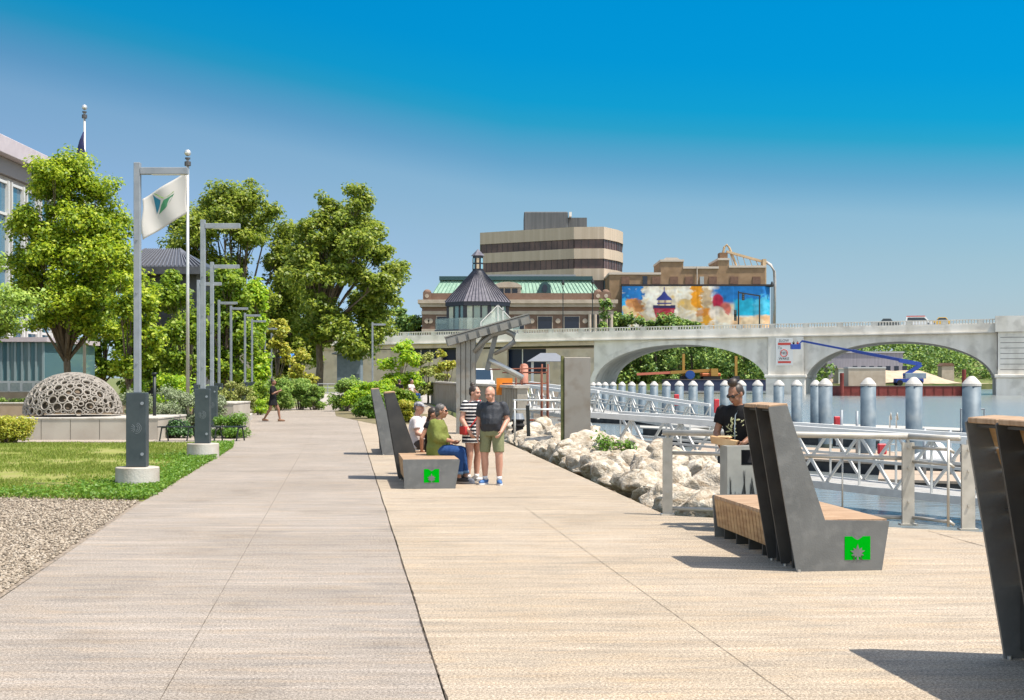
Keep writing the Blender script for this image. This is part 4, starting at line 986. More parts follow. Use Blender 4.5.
Tpx('cottonwood_tree','tallest cottonwood with a dark bare trunk left of the kiosk',140,284,408,183,366,46,LEAF['cotton'],64000,.40,24,.36,trunkpx=318,group=TG,rs=.255,subr=.46,fork=.55)
Tpx('cottonwood_tree','middle cottonwood filling the gap between the two tallest ones',158,250,330,214,372,22,LEAF['cotton'],30000,.42,77,.3,group=TG,rs=.32)
Tpx('shade_tree','rounded dark tree below the two cottonwoods',160,268,310,292,385,9,LEAF['cotton'],6000,.45,26,.3,group=TG)
Tpx('shade_tree','dark tree closing the view behind the lamp post row',170,176,268,296,392,12,LEAF['dark'],9000,.5,27,.3,group=TG)
Tpx('small_tree','airy light green small tree right of the lone lamp post',100,376,424,338,392,10,LEAF['lime'],4200,.26,31,.09,group=TG)
Tpx('small_tree','twiggy dull green small tree right of the airy one',101,410,446,352,396,8,LEAF['dogwood'],2600,.24,32,.08,group=TG)
Tpx('small_tree','little yellow green tree beside the ribbed wall, left of the canopy',118,432,462,348,392,7,LEAF['yellow'],2000,.26,33,.08,group=TG)
# hillside trees glimpsed between the cottonwood and the green roofed building
for i,(px0,px1,yt,lab) in enumerate(((380,416,306,'hazy distant tree just right of the cottonwoods'),(400,436,314,'hazy distant tree left of the green roofed building'))):
    Tpx('distant_tree',lab,430,px0,px1,yt,345,9,LEAF['far'],3000,1.2,40+i,.4,group='trees behind the bridge')
for i,(a,c,yt,lab) in enumerate(((598,636,311,'dark tree under the blue left end of the mural'),(624,656,316,'dark tree below the painted sunlit clouds left of the tower'),(642,668,320,'small dark tree at the foot of the painted tower'),(656,690,314,'dark tree right of the painted tower'),(674,708,321,'lowest dark tree under the mural'))):
    Tpx('distant_tree',lab,448,a,c,yt,346,9,LEAF['far'],3600,1.1,50+i,.4,group='trees in front of the mural')
Tpx('distant_tree','pale green tree at the corner of the brick building roof',392,597,612,298,340,6,LEAF['far'],900,1.0,58,.3,group='trees in front of the mural')
for a,c,yt,lab,sd in ((-60,40,262,'dark backdrop tree behind the glass pavilion',61),(70,136,250,'dark backdrop tree seen between the dome and the first post',62),(128,200,282,'dark backdrop tree under the seamed pavilion roof',63),(190,262,300,'dark backdrop tree between the lamp posts',64)):
    Tpx('backdrop_tree',lab,86 if a < 100 else 91,a,c,yt,396,12,LEAF['mid'],8000,.34,sd,.14,group='backdrop trees')
# shrubs
def Spx(label, D, px0, px1, ytop, leafm, n, size, seed, k=8, name='shrub', group='shrubs along the promenade beds', depth=1.0, z0=0, kind='lobes', cat='shrub', **kw):
    wx = (X(px1,D)-X(px0,D))/2; z1 = Z(ytop,D); o = G((px0+px1)/2, D, z0-.02)
    if kind == 'lobes':
        return shrub(name, label, o, auto_lobes(wx*1.06, wx*depth, .05, z1-z0, k+4, seed, .22, .42), leafm, int(n*1.7), size*.88, group, cat, subr=.62, tight=.42, up=.5)
    t = thing(name, label, cat, o, 0, group)
    a = RNG.uniform(0,2*np.pi,n); r = np.sqrt(RNG.uniform(0,1,n)); pt = np.stack([np.cos(a)*r*wx*.85, np.sin(a)*r*wx*depth*.85, np.zeros(n)],1)
    blades('foliage', pt, (z1-z0)*.95, size, .55, leafm, t); return t
Spx('yellow green low shrub at the lawn edge left of the dome planter',39.6,-14,33,417,LEAF['yellow'],5200,.075,61,9)
Spx('bright lime shrub behind the dome, left of the first post',58,112,150,378,LEAF['lime'],3200,.15,62,8)
Spx('bright lime shrub between the first and second lamp posts',56,146,196,374,LEAF['lime'],4200,.15,63,9)
for i,(a,c,yt,lab) in enumerate(((120,160,388,'silvery sage perennial clump behind the first lamp sheath'),(148,186,386,'silvery sage perennial clump over the garden seat'),(176,208,390,'silvery sage perennial clump left of the second lamp sheath'),(196,226,384,'silvery sage perennial clump right of the second lamp post'))):
    Spx(lab,45.5+i*.6,a,c,yt,LEAF['sage'],5200,.07,64+i,name='perennial_clump',group='silvery perennials behind the seat')
Spx('dark green low shrub under the curled arms of the garden seat',43.5,150,196,420,LEAF['dark'],2200,.09,69,7)
Spx('low yellow green shrub spilling to the right end of the garden seat',43.2,208,249,414,LEAF['weed'],3600,.08,70,8)
Spx('olive shrub behind the pale planter wall',54,216,238,378,LEAF['dogwood'],2200,.12,71,7)
Spx('tall tawny grass tuft left of the walking woman',66,232,256,384,LEAF['dogwood'],2600,.12,72,name='ornamental_grass')
for i,(a,c,yt,D,lf,lab) in enumerate(((246,272,381,76,'mid','dark leafy shrub immediately left of the walking woman'),(262,296,378,80,'grassy','feathery green shrub right behind the walking woman'),(286,314,379,82,'grassy','feathery green shrub right of the walking woman'),(302,325,384,81,'grassy','last feathery shrub of the bed, beside the path gap'))):
    Spx(lab,D,a,c,yt,LEAF[lf],3600,.17,73+i,9)
for i,(a,c,yt) in enumerate(((250,268,399),)): Spx('small bright lime mound at the kerb end',70,a,c,yt,LEAF['lime'],900,.11,79,5)
for i,(a,c,yt,D,lf,lab) in enumerate(((327,362,377,78,'grassy','feathery green shrub at the left end of the island bed'),(344,378,382,72,'lime','yellow green leafy shrub in the island bed, left of the bench fins'),(366,398,379,73,'lime','yellow green shrub in the island bed behind the dark bench fins'),(388,420,388,66,'mid','mid green shrub at the right end of the island bed'),(372,408,384,70,'lime','lime shrub in the middle of the island bed'),(354,392,394,64,'weed','low green shrub at the front of the island bed'),(396,418,400,58,'yellow','low yellow green shrub beside the seated man'))):
    Spx(lab,D,a,c,yt,LEAF[lf],3600,.15,80+i,9)
ground_sheet('island_bed',[(X(330,78),80),(X(420,66),72),(X(424,56),56),(X(380,58),56),(X(336,68),68)],.006,MULCH)
for i,(a,c,lab) in enumerate(((-30,8,'green grass strip clump at the far left on the terrace'),(4,34,'green grass clump on the terrace left of the dome'),(100,126,'green grass clump on the terrace right of the dome'))):
    Spx(lab,58,a,c,398,LEAF['grassy'],2400,.09,90+i,name='ornamental_grass',group='grasses on the terrace',depth=.4,z0=.35)
# ---------------------------------------------------------------- left buildings
GLS = glass('window_glass',(.06,.15,.22),.04); GLT = glass('window_teal',(.09,.17,.19),.08)
PANEL = mat('roof_panel',(.52,.45,.47),(.58,.51,.53),2,.6); FRAMEW = mat('frame_white',(.66,.65,.62),rough=.5); STONEB = mat('stone_band',(.40,.36,.33),(.48,.44,.40),3,.85)
t = thing('glass_building','pale flat roofed building with tall blue windows at the left edge','building',(-26.9,75,0))
b = MB(); b.box(-25,-.4,-14,8.6,0,12.7); b.build('wall', STONEB, t)
b = MB(); b.box(-25.5,.35,-14.6,9.2,13.62,14.55); b.bevel(.03,1); b.build('roof', PANEL, t)
b = MB(); b.box(-25,-.15,-14.2,8.8,12.72,13.6); b.build('soffit_band', mat('soffit',(.30,.27,.26),rough=.8), t)
for i in range(9):
    y0 = -13.6+i*2.35; b = MB(); b.box(-.42,-.22,y0,y0+1.75,1.0,12.3); wn = b.build('window', GLS, t)
    b = MB()
    for (p,q) in ((y0-.1,y0+.04),(y0+1.72,y0+1.9)): b.box(-.3,-.02,p,q,.9,12.4)
    for z in (1.0,4.4,7.8,10.6,12.3): b.box(-.3,-.1,y0+.05,y0+1.71,z-.07,z+.07)
    b.build('frame', FRAMEW, wn)
t = thing('glass_pavilion','low blue tinted glass pavilion behind the dome and white railing','building',G(-12,74))
b = MB(); w_ = X(44,74)-X(-12,74); b.box(-8,w_,0,9,0,3.75); b.build('glazing', GLT, t)
b = MB(); b.box(-8.2,w_+.25,-.3,9.2,3.76,4.0); b.build('roof', PANEL, t); b = MB()
for i in range(9): b.box(-.05+i*w_/8-.03,i*w_/8+.03,-.09,-.005,0,3.75)
b.build('mullions', mat('mullion_teal',(.25,.33,.35),rough=.4), t)
t = thing('white_railing','white panelled railing along the upper terrace, left of the dome','railing',G(-40,63))
w_ = X(46,63)-X(-40,63); b = MB(); b.box(0,w_,-.03,.03,1.62,1.72); b.box(0,w_,-.03,.03,.45,.55)
for i in range(8): b.box(i*w_/7-.06,i*w_/7+.06,-.028,.028,.0,1.62)
b.build('frame', FRAMEW, t); b = MB(); b.box(.05,w_-.05,-.006,.006,.56,1.61); b.build('panel', mat('rail_mesh',(.36,.40,.36),(.46,.48,.44),8,.6), t)
DARKRF = mat('seam_metal_roof',(.075,.075,.085),(.11,.11,.12),3,.4,metal=.4)
t = thing('park_pavilion','dark hip roofed pavilion with standing seams between maple and flagpole','building',G(168,96))
zr, ze = Z(248,96), Z(270,96); b = MB()
A = [(-3.2,-3,ze),(3.2,-3,ze),(3.2,5,ze),(-3.2,5,ze)]; Bt = [(-1.8,1,zr),(.6,1,zr)]
b.quad(A[0],A[1],Bt[1],Bt[0]); b.quad(A[2],A[3],Bt[0],Bt[1]); b.bm.faces.new([b.bm.verts.new(p) for p in (A[1],A[2],Bt[1])]); b.bm.faces.new([b.bm.verts.new(p) for p in (A[3],A[0],Bt[0])])
rf = b.build('roof', DARKRF, t); b = MB()
for i in range(24):
    x0 = -3.1+i*6.2/23; b.bar((x0,-3.02,ze+.05),(max(-1.8,min(.6,x0*.55-.3)),.98,zr+.04),.05,.10)
b.build('seam', mat('seam_light',(.26,.26,.28),rough=.4,metal=.4), rf)
b = MB(); b.box(-3.3,3.3,-3.1,5.1,ze-.5,ze-.01); b.build('fascia', DARKRF, t); b = MB(); b.box(-2.4,2.4,-2,4,0,ze-.5); b.build('wall', mat('pavilion_wall',(.08,.08,.085),rough=.7), t)
# kiosk with grey roof
t = thing('kiosk','small blue grey kiosk with pyramid shingle roof right of the cottonwood trunk','kiosk',G(350,150))
zt, zw = Z(347,150), Z(353.5,150); b = MB()
cs = [(-1.75,-1.7),(1.75,-1.7),(1.75,1.8),(-1.75,1.8)]
for i in range(4): b.bm.faces.new([b.bm.verts.new(p) for p in ((*cs[i],zw),(*cs[(i+1)%4],zw),(0,0,zt))])
b.box(-1.75,1.75,-1.7,1.8,zw-.12,zw-.002); b.build('roof', mat('shingle_grey',(.22,.23,.25),(.38,.39,.41),9,.8), t)
b = MB(); b.box(-1.25,1.25,-1.2,1.3,0,zw-.12); b.build('wall', mat('kiosk_wall',(.16,.20,.24),(.21,.25,.29),3,.7), t)
b = MB(); b.box(.55,1.1,-1.24,-1.201,0,2.3); b.build('door', mat('kiosk_door',(.06,.08,.10),rough=.6), t)
t = thing('terrace_railing','thin silver railing in front of the kiosk','railing',G(318,120))
b = MB(); w_ = X(376,120)-X(318,120)
for z in (1.35,1.0,.6): b.tube([(0,0,z),(w_,0,z)],.04,6)
for i in range(7): b.tube([(i*w_/6,0,0),(i*w_/6,0,1.35)],.04,6)
b.build('rails', mat('silver',(.5,.5,.5),rough=.4,metal=.6), t)
t = thing('parasol','small blue parasol under the cottonwoods','parasol',G(290,125))
b = MB(); b.loft([((0,0,Z(358,125)),1.1,1.1),((0,0,Z(354,125)),.5,.5),((0,0,Z(352,125)),.05,.05)],12); b.build('canopy', mat('blue_canvas',(.01,.16,.55),rough=.7), t); b = MB(); b.cyl((0,0,0),(0,0,Z(357,125)),.04,.04,8); b.build('pole', GALV, t)

# ---------------------------------------------------------------- ribbed floodwall, canopy sculpture, sign, van
RIBC = mat('ribbed_concrete',(.36,.33,.28),(.46,.42,.36),1.5,.9,bump=.2,bscale=12)
t = thing('floodwall','ribbed grey concrete floodwall along the promenade beyond the canopy','wall',(.18,47.5,0))
Lw = math.hypot(6.2,57); aw = math.atan2(57,-6.2)
b = MB(); Mw = Matrix.Rotation(aw,4,'Z'); b.box(0,Lw,-.35,0,-.1,1.50,Mw)
for i in range(int(Lw/.55)): b.box(.1+i*.55,.42+i*.55,.003,.07,0,1.48,Mw)
b.build('wall', RIBC, t); b = MB(); b.box(-.05,Lw+.05,-.42,.14,1.502,1.60,Mw); b.build('coping', CONC, t)
CST = mat('canopy_steel',(.20,.195,.18),(.30,.29,.265),3,.5,metal=.4,c3=(.20,.16,.12),s3=2.5,k3=.6); CSD = mat('canopy_steel_dark',(.11,.115,.115),(.17,.17,.165),3,.5,metal=.4)
Dc = 46.5; co_ = G(466,Dc); t = thing('canopy_sculpture','tall steel canopy sculpture with fluted mast and slanted cleated roof beam','sculpture',co_)
px2 = lambda px, py, dy=0: P(px,py,Dc)-co_+V((0,dy,0))
zt = Z(338,Dc); b = MB()
for i in range(4): b.box(-.32+i*.165,-.32+i*.165+.135,-.16,.16,-.05,zt)
b.box(-.31,.33,-.09,.09,-.05,zt-.01); b.build('mast', CST, t)
a, c = px2(446.5,342), px2(530,318.5); d = (c-a).normalized(); up = V((-d.z,0,d.x))
b = MB(); b.bar(a-up*.02,c-up*.02,.70,.26); b.build('roof_beam', CSD, t)
b = MB()
for i in range(8):
    s = (i+.5)/8; m_ = a.lerp(c,s)-up*.04; hw = (.30 if i in (0,7) else .13)
    if i in (0,7): hw = .14
    b.bar(m_-d*hw+V((0,-.02,0)), m_+d*hw+V((0,-.02,0)), .76, .22)
b.build('cleat', CST, t)
b = MB(); b.bar(a-d*.02+up*.155,c+d*.02+up*.155,.70,.045); b.build('top_plate', CST, t)
for dy in (-.14,.14):
    b = MB(); p = [px2(474,352,dy),px2(482,343,dy),px2(493,334,dy),px2(506,331,dy),px2(514,335,dy),px2(514,342,dy),px2(506,348,dy),px2(494,354,dy)]; b.tube(p,[.07,.09,.10,.10,.10,.09,.08,.06],10); b.build('curved_brace', CST, t, True)
b = MB(); b.bar(px2(487,370),px2(496,334),.07,.16); b.build('strut', CSD, t)
b = MB(); b.tube([px2(489,359.5),px2(497,364),px2(523,378)],.10,14); b.build('boom_tube', mat('tube_steel',(.48,.47,.44),(.56,.55,.52),3,.35,metal=.6), t, True)
b = MB(); b.prism([(px2(474,348).x,px2(474,348).z),(px2(474,368).x,px2(474,368).z),(px2(490,334).x,px2(490,334).z),(px2(484,334).x,px2(484,334).z)],-.05,.05); b.build('gusset', CST, t)
t = thing('construction_sign','square orange sign on a post behind the two standing people','sign',G(504.5,52))
b = MB(); b.box(-.30,.30,-.015,.015,Z(395,52),Z(378,52)); b.build('panel', mat('sign_orange',(.85,.25,.01),rough=.5), t); b = MB(); b.box(-.03,.03,.017,.05,-.05,Z(379,52)); b.build('post', GALV, t)
TYRE = mat('tyre_rubber',(.02,.02,.02),rough=.85)
t = thing('tyre_fender','black stacked tyre drum beside the standing man, behind the boulders','tyre drum',G(518,41.5,.0))
b = MB(); b.cyl((0,0,-.1),(0,0,.62),.16,.16,18)
for z in (.1,.27,.44,.6): b.torus((0,0,z),(0,0,1),.15,.05,18,8)
b.build('drum', TYRE, t, True); b = MB(); b.cyl((0,0,.63),(0,0,.80),.20,.14,18); b.build('cap', mat('drum_cap',(.35,.36,.37),rough=.4,metal=.5), t)
t = thing('marker_post','slim black marker post leaning among the boulders','post',G(529,38.5))
b = MB(); b.bar((0,0,-.1),(-.04,0,1.1),.10,.06); b.build('post', BLK, t)
t = thing('bank_railing','two thin white rails between the standing man and the steel slab','railing',G(513,39.5))
b = MB(); w_ = X(566,39.5)-X(513,39.5)
for z in (1.22,.96): b.tube([(0,0,z),(w_,0,z)],.028,8)
for x_ in (.05,w_-.05): b.tube([(x_,0,0),(x_,0,1.24)],.028,8)
b.build('rails', mat('rail_white',(.66,.66,.63),rough=.4,metal=.3), t, True)
RUST = mat('rust_red',(.13,.045,.03),(.22,.08,.05),6,.8)
t = thing('scaffold_tower','rust red tubular scaffold frame by the river wall','scaffold',G(532,50,-.1))
b = MB(); xs = [X(p,50)-X(532,50) for p in (516,522,542,548)]
for x_ in xs: b.tube([(x_,0,-1),(x_,0,2.45 if x_ > xs[0] else 2.0)],.03,8); b.tube([(x_,1.4,-1),(x_,1.4,2.2)],.026,8)
b.build('standards', RUST, t, True)
for A_,B_ in [((xs[0],0,z),(xs[3],0,z)) for z in (.42,1.75,2.15)]+[((xs[0]-.5,1.4,z),(xs[3],1.4,z)) for z in (.42,1.75,2.15)]+[((X(487,50)-X(532,50),-.4,2.25),(xs[3],0,2.3))]:
    b = MB(); b.tube([A_,B_],.022,8); b.build('ledger', RUST, t, True)
t = thing('picnic_shelter','small open shelter with flat grey hip roof by the river landing','shelter',G(548,130,-.3))
b = MB(); zt_, zb = Z(353,130)+.3, Z(361.5,130)+.3; x0, x1 = X(527,130)-X(548,130), X(568,130)-X(548,130)
lo = [(x0,-2,zb),(x1,-2,zb),(x1,3,zb),(x0,3,zb)]; hi = [(x0*.35,0,zt_),(x1*.4,0,zt_),(x1*.4,1,zt_),(x0*.35,1,zt_)]
for i in range(4): b.quad(lo[i],lo[(i+1)%4],hi[(i+1)%4],hi[i])
b.quad(*hi); b.quad(*lo[::-1]); b.build('roof', mat('shelter_roof',(.15,.16,.18),(.21,.22,.24),3,.6), t)
for x_ in (x0*.75,0,x1*.75):
    b = MB(); b.box(x_-.12,x_+.12,-1.2,-1.0,-1.5,zb); b.build('post', FRAMEW, t)
b = MB(); b.box(x0*.7,x1*.7,-1.5,2,-1.5,1.3); b.build('counter', mat('shelter_counter',(.34,.26,.20),(.44,.36,.28),4,.85), t)
b = MB(); b.box(X(503,140),X(600,140),136,165,-3,-.35); tag(b.build('landing', mat('landing_concrete',(.40,.36,.30),(.48,.44,.38),1,.9)), kind='structure')
t = thing('water_tank','terracotta red round tank beside the picnic shelter','tank',G(524,120,-.4))
b = MB(); b.cyl((0,0,0),(0,0,Z(364,120)+.2),.36,.36,16); b.ell((0,0,Z(364,120)+.2),(.36,.36,.25)); b.build('shell', mat('terracotta',(.42,.17,.11),(.5,.22,.15),4,.7), t, True)
# vehicles
def vehicle(label, loc, rz, L_, W_, H_, prof, cabin, col, glassc, cat='car', name='car', lamp=True, group=None):
    t = thing(name, label, cat, loc, rz, group)
    b = MB(); b.prism([(p[0]*L_, p[1]*H_) for p in prof], -W_/2, W_/2, 'y'); b.bevel(.05,2); b.build('body', col, t)
    b = MB(); b.prism([(p[0]*L_, p[1]*H_) for p in cabin], -W_/2*.86, W_/2*.86, 'y'); b.bevel(.05,2); b.build('cabin', col, t)
    cx = sum(p[0] for p in cabin)/len(cabin)*L_; cz = sum(p[1] for p in cabin)/len(cabin)*H_
    for s in (-1,1):
        b = MB(); b.prism([(cx+(p[0]*L_-cx)*.84, cz+(p[1]*H_-cz)*.66) for p in cabin], s*W_*.432, s*W_*.442, 'y'); b.build('side_window', glassc, t)
    xs_ = sorted(cabin)[-1]; fr = [p for p in cabin]
    ft = max(fr, key=lambda p:(p[0])); tp = max((p for p in fr if p[1] > .9), key=lambda p:p[0])
    b = MB(); a, c = V((ft[0]*L_,0,ft[1]*H_)), V((tp[0]*L_,0,tp[1]*H_)); n_ = V((c.z-a.z,0,a.x-c.x)).normalized()*.02
    q = [a.lerp(c,.1)+n_, a.lerp(c,.9)+n_]; b.quad(q[0]+V((0,-W_*.38,0)),q[0]+V((0,W_*.38,0)),q[1]+V((0,W_*.36,0)),q[1]+V((0,-W_*.36,0))); b.build('windscreen', glassc, t)
    for x_ in (.19,.81):
        for s in (-1,1):
            b = MB(); r = H_*.19; b.cyl((x_*L_,s*(W_/2-.2),r),(x_*L_,s*(W_/2+.01),r),r,r,20); wh = b.build('wheel', TYRE, t); b = MB(); b.cyl((x_*L_,s*(W_/2+.011),r),(x_*L_,s*(W_/2+.02),r),r*.6,r*.55,14); b.build('rim', GALV, wh)
    for s in (-1,1):
        b = MB(); b.box(prof[2][0]*L_-.02,prof[2][0]*L_+.012,s*W_*.38-.16,s*W_*.38+.16,.42*H_,.50*H_); b.build('headlight', mat('headlight',(.8,.82,.85),rough=.1), t)
    return t
CARP = [(0,.17),(1,.17),(1,.52),(.97,.57),(.02,.60),(0,.5)]; CARC = [(.10,.585),(.74,.575),(.60,.99),(.24,1.0)]
VANP = [(0,.14),(1,.14),(1,.46),(.95,.52),(.02,.56),(0,.5)]; VANC = [(.03,.555),(.86,.515),(.72,.99),(.05,1.0)]
CG = mat('car_glass',(.015,.035,.06),rough=.12,spec=.35)
vehicle('white van parked facing along the promenade beside the canopy mast', G(479,116,.5)+V((0,2.4,.0)), R(-90+4), 4.9, 2.0, 2.15, VANP, VANC, mat('car_white',(.78,.79,.80),rough=.3,coat=.5), CG, 'van', 'van')
# ---------------------------------------------------------------- bridge
bl, br = V((X(330,350),350,0)), V((X(1075,298),298,0)); be = (br-bl).normalized(); ba = math.atan2(be.y, be.x)
def bt(px):
    m = (px-512)/F; return (m*bl.y-bl.x)/(be.x-m*be.y)
def bD(px): return bl.y+be.y*bt(px)
def bz(px, py): return Z(py, bD(px))
T0, T1 = bt(330), bt(1000); ZA, ZB = bz(345,333.5), bz(985,319)
def Tz(t): return ZA+(ZB-ZA)*(t-bt(345))/(bt(985)-bt(345))
def Tzc(t): return max(Tz(t), ZA-.4) + 0
BC = mat('bridge_concrete',(.72,.67,.58),(.86,.81,.73),.45,.85,bump=.1,bscale=3,stretch=(1,1,.25),c3=(.52,.48,.42),s3=.35,k3=.6)
BCL = mat('bridge_concrete_tan',(.54,.43,.31),(.64,.53,.40),.3,.85,c3=(.36,.31,.26),s3=.4,k3=.6)
BW = 22.0
bridge = thing('arch_bridge','long pale concrete bridge with two low arches crossing the river','bridge',bl,ba)
def span(p0, p1, ycr, name, m):
    t0, t1 = bt(p0), bt(p1); zs = -1.2; zc = bz((p0+p1)/2, ycr); n = 48; b = MB(); R_ = []
    for i in range(n+1):
        u = i/n; a = math.pi*(1-u); t = t0+(t1-t0)*(1+math.cos(a))/2; zb = zs+(zc-zs)*max(0,math.sin(a))**.80
        R_.append((t, zb, Tzc(t)-3.02))
    vs = [[b.bm.verts.new((t,y,z)) for (y,z) in ((0,zb),(0,zt),(BW,zt),(BW,zb))] for t,zb,zt in R_]
    for A, B in zip(vs, vs[1:]):
        for k in range(4): b.bm.faces.new((A[k],B[k],B[(k+1)%4],A[(k+1)%4]))
    b.build(name, m, bridge)
    b = MB(); V_ = []
    for i,(t,zb,zt) in enumerate(R_):
        a = math.pi*(1-i/n); nx_, nz_ = math.cos(a), max(.15,math.sin(a)); th = .95+.5*abs(math.cos(a))
        V_.append([b.bm.verts.new((t, -.22, zb-.002)), b.bm.verts.new((t+nx_*th*.8, -.22, min(zt-.15,zb+nz_*th))), b.bm.verts.new((t+nx_*th*.8, -.003, min(zt-.15,zb+nz_*th))), b.bm.verts.new((t, -.003, zb-.002))])
    for A, B in zip(V_, V_[1:]):
        for k in range(4): b.bm.faces.new((A[k],B[k],B[(k+1)%4],A[(k+1)%4]))
    b.build('arch_ring', m, bridge)
span(594,768,344.5,'arch_span',BC); span(804,997,341.5,'arch_span',BC)
span(1096,1255,339,'arch_span',BC)
# deck, ledge and parapet
TM = bt(1330)
def band(z0, z1, y0, y1, name, m, ta=None, tb=None, n=24):
    b = MB(); ta = T0-40 if ta is None else ta; tb = TM if tb is None else tb; vs = []
    for i in range(n+1):
        t = ta+(tb-ta)*i/n; T = Tzc(t); vs.append([b.bm.verts.new((t,y,T+z)) for (y,z) in ((y0,z0),(y0,z1),(y1,z1),(y1,z0))])
    for A, B in zip(vs, vs[1:]):
        for k in range(4): b.bm.faces.new((A[k],B[k],B[(k+1)%4],A[(k+1)%4]))
    b.bm.faces.new(vs[0]); b.bm.faces.new(vs[-1][::-1]); return b.build(name, m, bridge)
tP = bt(996)
band(-3.0,-2.72,-1.0,BW+1.0,'ledge',BC); band(-2.718,-1.15,-.55,BW+.55,'deck',BC)
for y0 in (-.5, BW+.1):
    band(-1.148,-.95,y0,y0+.4,'parapet',BC); band(-.2,0,y0-.05,y0+.45,'handrail',BC)
    b = MB(); t = bt(350); k = 0
    while t < tP:
        T = Tzc(t)
        if k % 12 == 0: b.box(t-.45,t+.45,y0-.02,y0+.42,T-.95,T-.2)
        else: b.box(t-.14,t+.14,y0+.1,y0+.3,T-.95,T-.2)
        t += .62; k += 1
    b.build('balustrade', BC, bridge)
for q,(p0,p1,big) in enumerate(((768.5,804,0),(997.5,1090,1),(1258,1330,0))):
    t0, t1 = bt(p0), bt(p1); Tm = Tz((t0+t1)/2); b = MB(); y0 = -.9 if not big else -2.2
    b.box(t0+.02,t1-.02,y0,BW-y0,2.3,Tm-3.03); b.build('pier', BC, bridge)
    b = MB(); b.box(t0-.4,t1+.4,y0-.9,BW-y0+.9,-4,1.9); b.box(t0-.7,t1+.7,y0-1.2,BW-y0+1.2,1.902,2.6); b.bevel(.12,1); b.build('pier_base', BC, bridge)
    if big:
        b = MB(); b.box(t0-.5,t1,y0-.5,0,Tm-3.0,Tm+.4); b.build('pylon_parapet', BC, bridge)
        b = MB()
        for z in np.arange(3.6,Tm-4,1.15): b.box(t0+.5,t1-.5,y0-.012,y0+.02,z,z+.14)
        b.box(t0+8,t0+8.3,y0-.02,y0+.02,7,10); b.build('groove', mat('bridge_groove',(.2,.19,.17),rough=.9), bridge)
# land viaduct at the left
b = MB(); tA, tB = T0-45, bt(594)
def zz(py, px=500): return bz(px,py)
for (a,c,zl,zh) in ((300,404,-1,zz(349)),(404,437,-1,zz(358.5)),(437,441,-1,zz(349)),(441,456,-1,zz(360)),(456,507,-1,zz(349)),(546,594,-1,zz(349)),(507,546,-1,zz(374))):
    b.box(bt(a) if a > 300 else tA, bt(c)-.01, 0, 1.2, zl, zh)
b.build('viaduct_wall', BCL, bridge)
band(-3.02-(ZA-3.02-zz(348.8)),-3.02,-.25,BW,'viaduct_beam',BCL,tA,tB)
b = MB(); b.box(tA,tB-.1,2.2,2.4,-1,zz(349)); b.build('shopfront_glass', mat('viaduct_glass',(.010,.018,.04),rough=.3,spec=.2), bridge)
b = MB()
for p in (418,427,520): b.box(bt(p)-.12,bt(p)+.12,2.0,2.199,zz(372),zz(349))
b.build('mullion', FRAMEW, bridge)
# painted sign on the middle pier
sgx = bt(784.5); ty = -1.0
sign = thing('waterway_sign','white no wake sign with red bars fixed to the middle bridge pier','sign',bl,ba)
hz = lambda py: bz(784,py)
b = MB(); b.box(bt(776.5),bt(793.5),ty-.06,ty+.02,hz(365.5),hz(338)); b.build('panel', mat('sign_white',(.78,.77,.74),rough=.5), sign)
REDP = mat('sign_red',(.62,.06,.04),rough=.5); BLKP = mat('sign_black',(.02,.02,.02),rough=.5)
for a,c in ((342.8,345.2),(361.2,363.2)):
    b = MB(); b.box(bt(778.5),bt(791.5),ty-.08,ty-.062,hz(c),hz(a)); b.build('bar', REDP, sign)
b = MB(); b.torus((sgx,ty-.07,hz(353.2)),(0,-1,0),.78,.09,28,6); b.build('ring', REDP, sign)
for s_,py,sz in (('SLOW',340.8,.80),('To',348,.8),('NO',353.2,.8),('WAKE',358.8,.82)):
    text(s_,sz,BLKP,sign,Matrix.Translation((sgx-(.9 if s_ == 'To' else 0),ty-.085,hz(py)))@FRONT)
# traffic on the bridge
def on_bridge(px, y): t = bt(px); return bl+be*t+V((-be.y,be.x,0))*y+V((0,0,Tz(t)-1.145))
vehicle('dark car crossing the bridge, leftmost of its traffic', on_bridge(877,5), ba, 4.6,1.9,1.95, CARP, CARC, mat('car_dark',(.04,.045,.05),rough=.3,coat=.5), CG, group='vehicles on the bridge')
vehicle('yellow car crossing the bridge', on_bridge(951,5), ba+math.pi, 4.4,1.9,1.9, CARP, CARC, mat('car_yellow',(.75,.42,.02),rough=.3,coat=.5), CG, group='vehicles on the bridge')
t = vehicle('white truck with a red striped roof crossing the bridge', on_bridge(904,5), ba, 6.2,2.1,2.2, VANP, VANC, MATS['car_white'], CG, 'truck', 'truck', group='vehicles on the bridge')
b = MB(); b.box(.4,4.4,-.9,.9,2.203,2.4); b.build('roof_rack', REDP, t)
# posts and signals on and behind the bridge
def mastpost(name, label, px, ytop, D, r=.14, arm=None, lampy=True, group='dark street posts on the bridge'):
    z0 = ZA-1.5; o = V((X(px,D),D,z0)); t = thing(name, label, 'street lamp' if lampy else 'traffic signal', o, 0, group)
    b = MB(); b.cyl((0,0,-.6),(0,0,Z(ytop,D)-z0),r,r*.7,10); b.build('post', BLK, t)
    return t, o
for px, yt, lab in ((563,285,'dark lamp post in front of the copper roof, left of its round dormer end'),(592.5,284,'dark lamp post before the colonnade of the brick building'),(772,287,'dark lamp post at the right end of the mural')):
    D = bD(px)+10; t, o = mastpost('street_lamp', lab, px, yt, D); b = MB(); b.loft([((0,0,Z(yt,D)-o.z),.25,.25),((0,0,Z(yt,D)-o.z+.5),.42,.42),((0,0,Z(yt,D)-o.z+1.3),.12,.12)],10); b.build('lantern', BLK, t)
D = bD(738)+10; t, o = mastpost('traffic_signal','black traffic signal gantry before the turquoise part of the mural',738.5,291,D,.2,lampy=False)
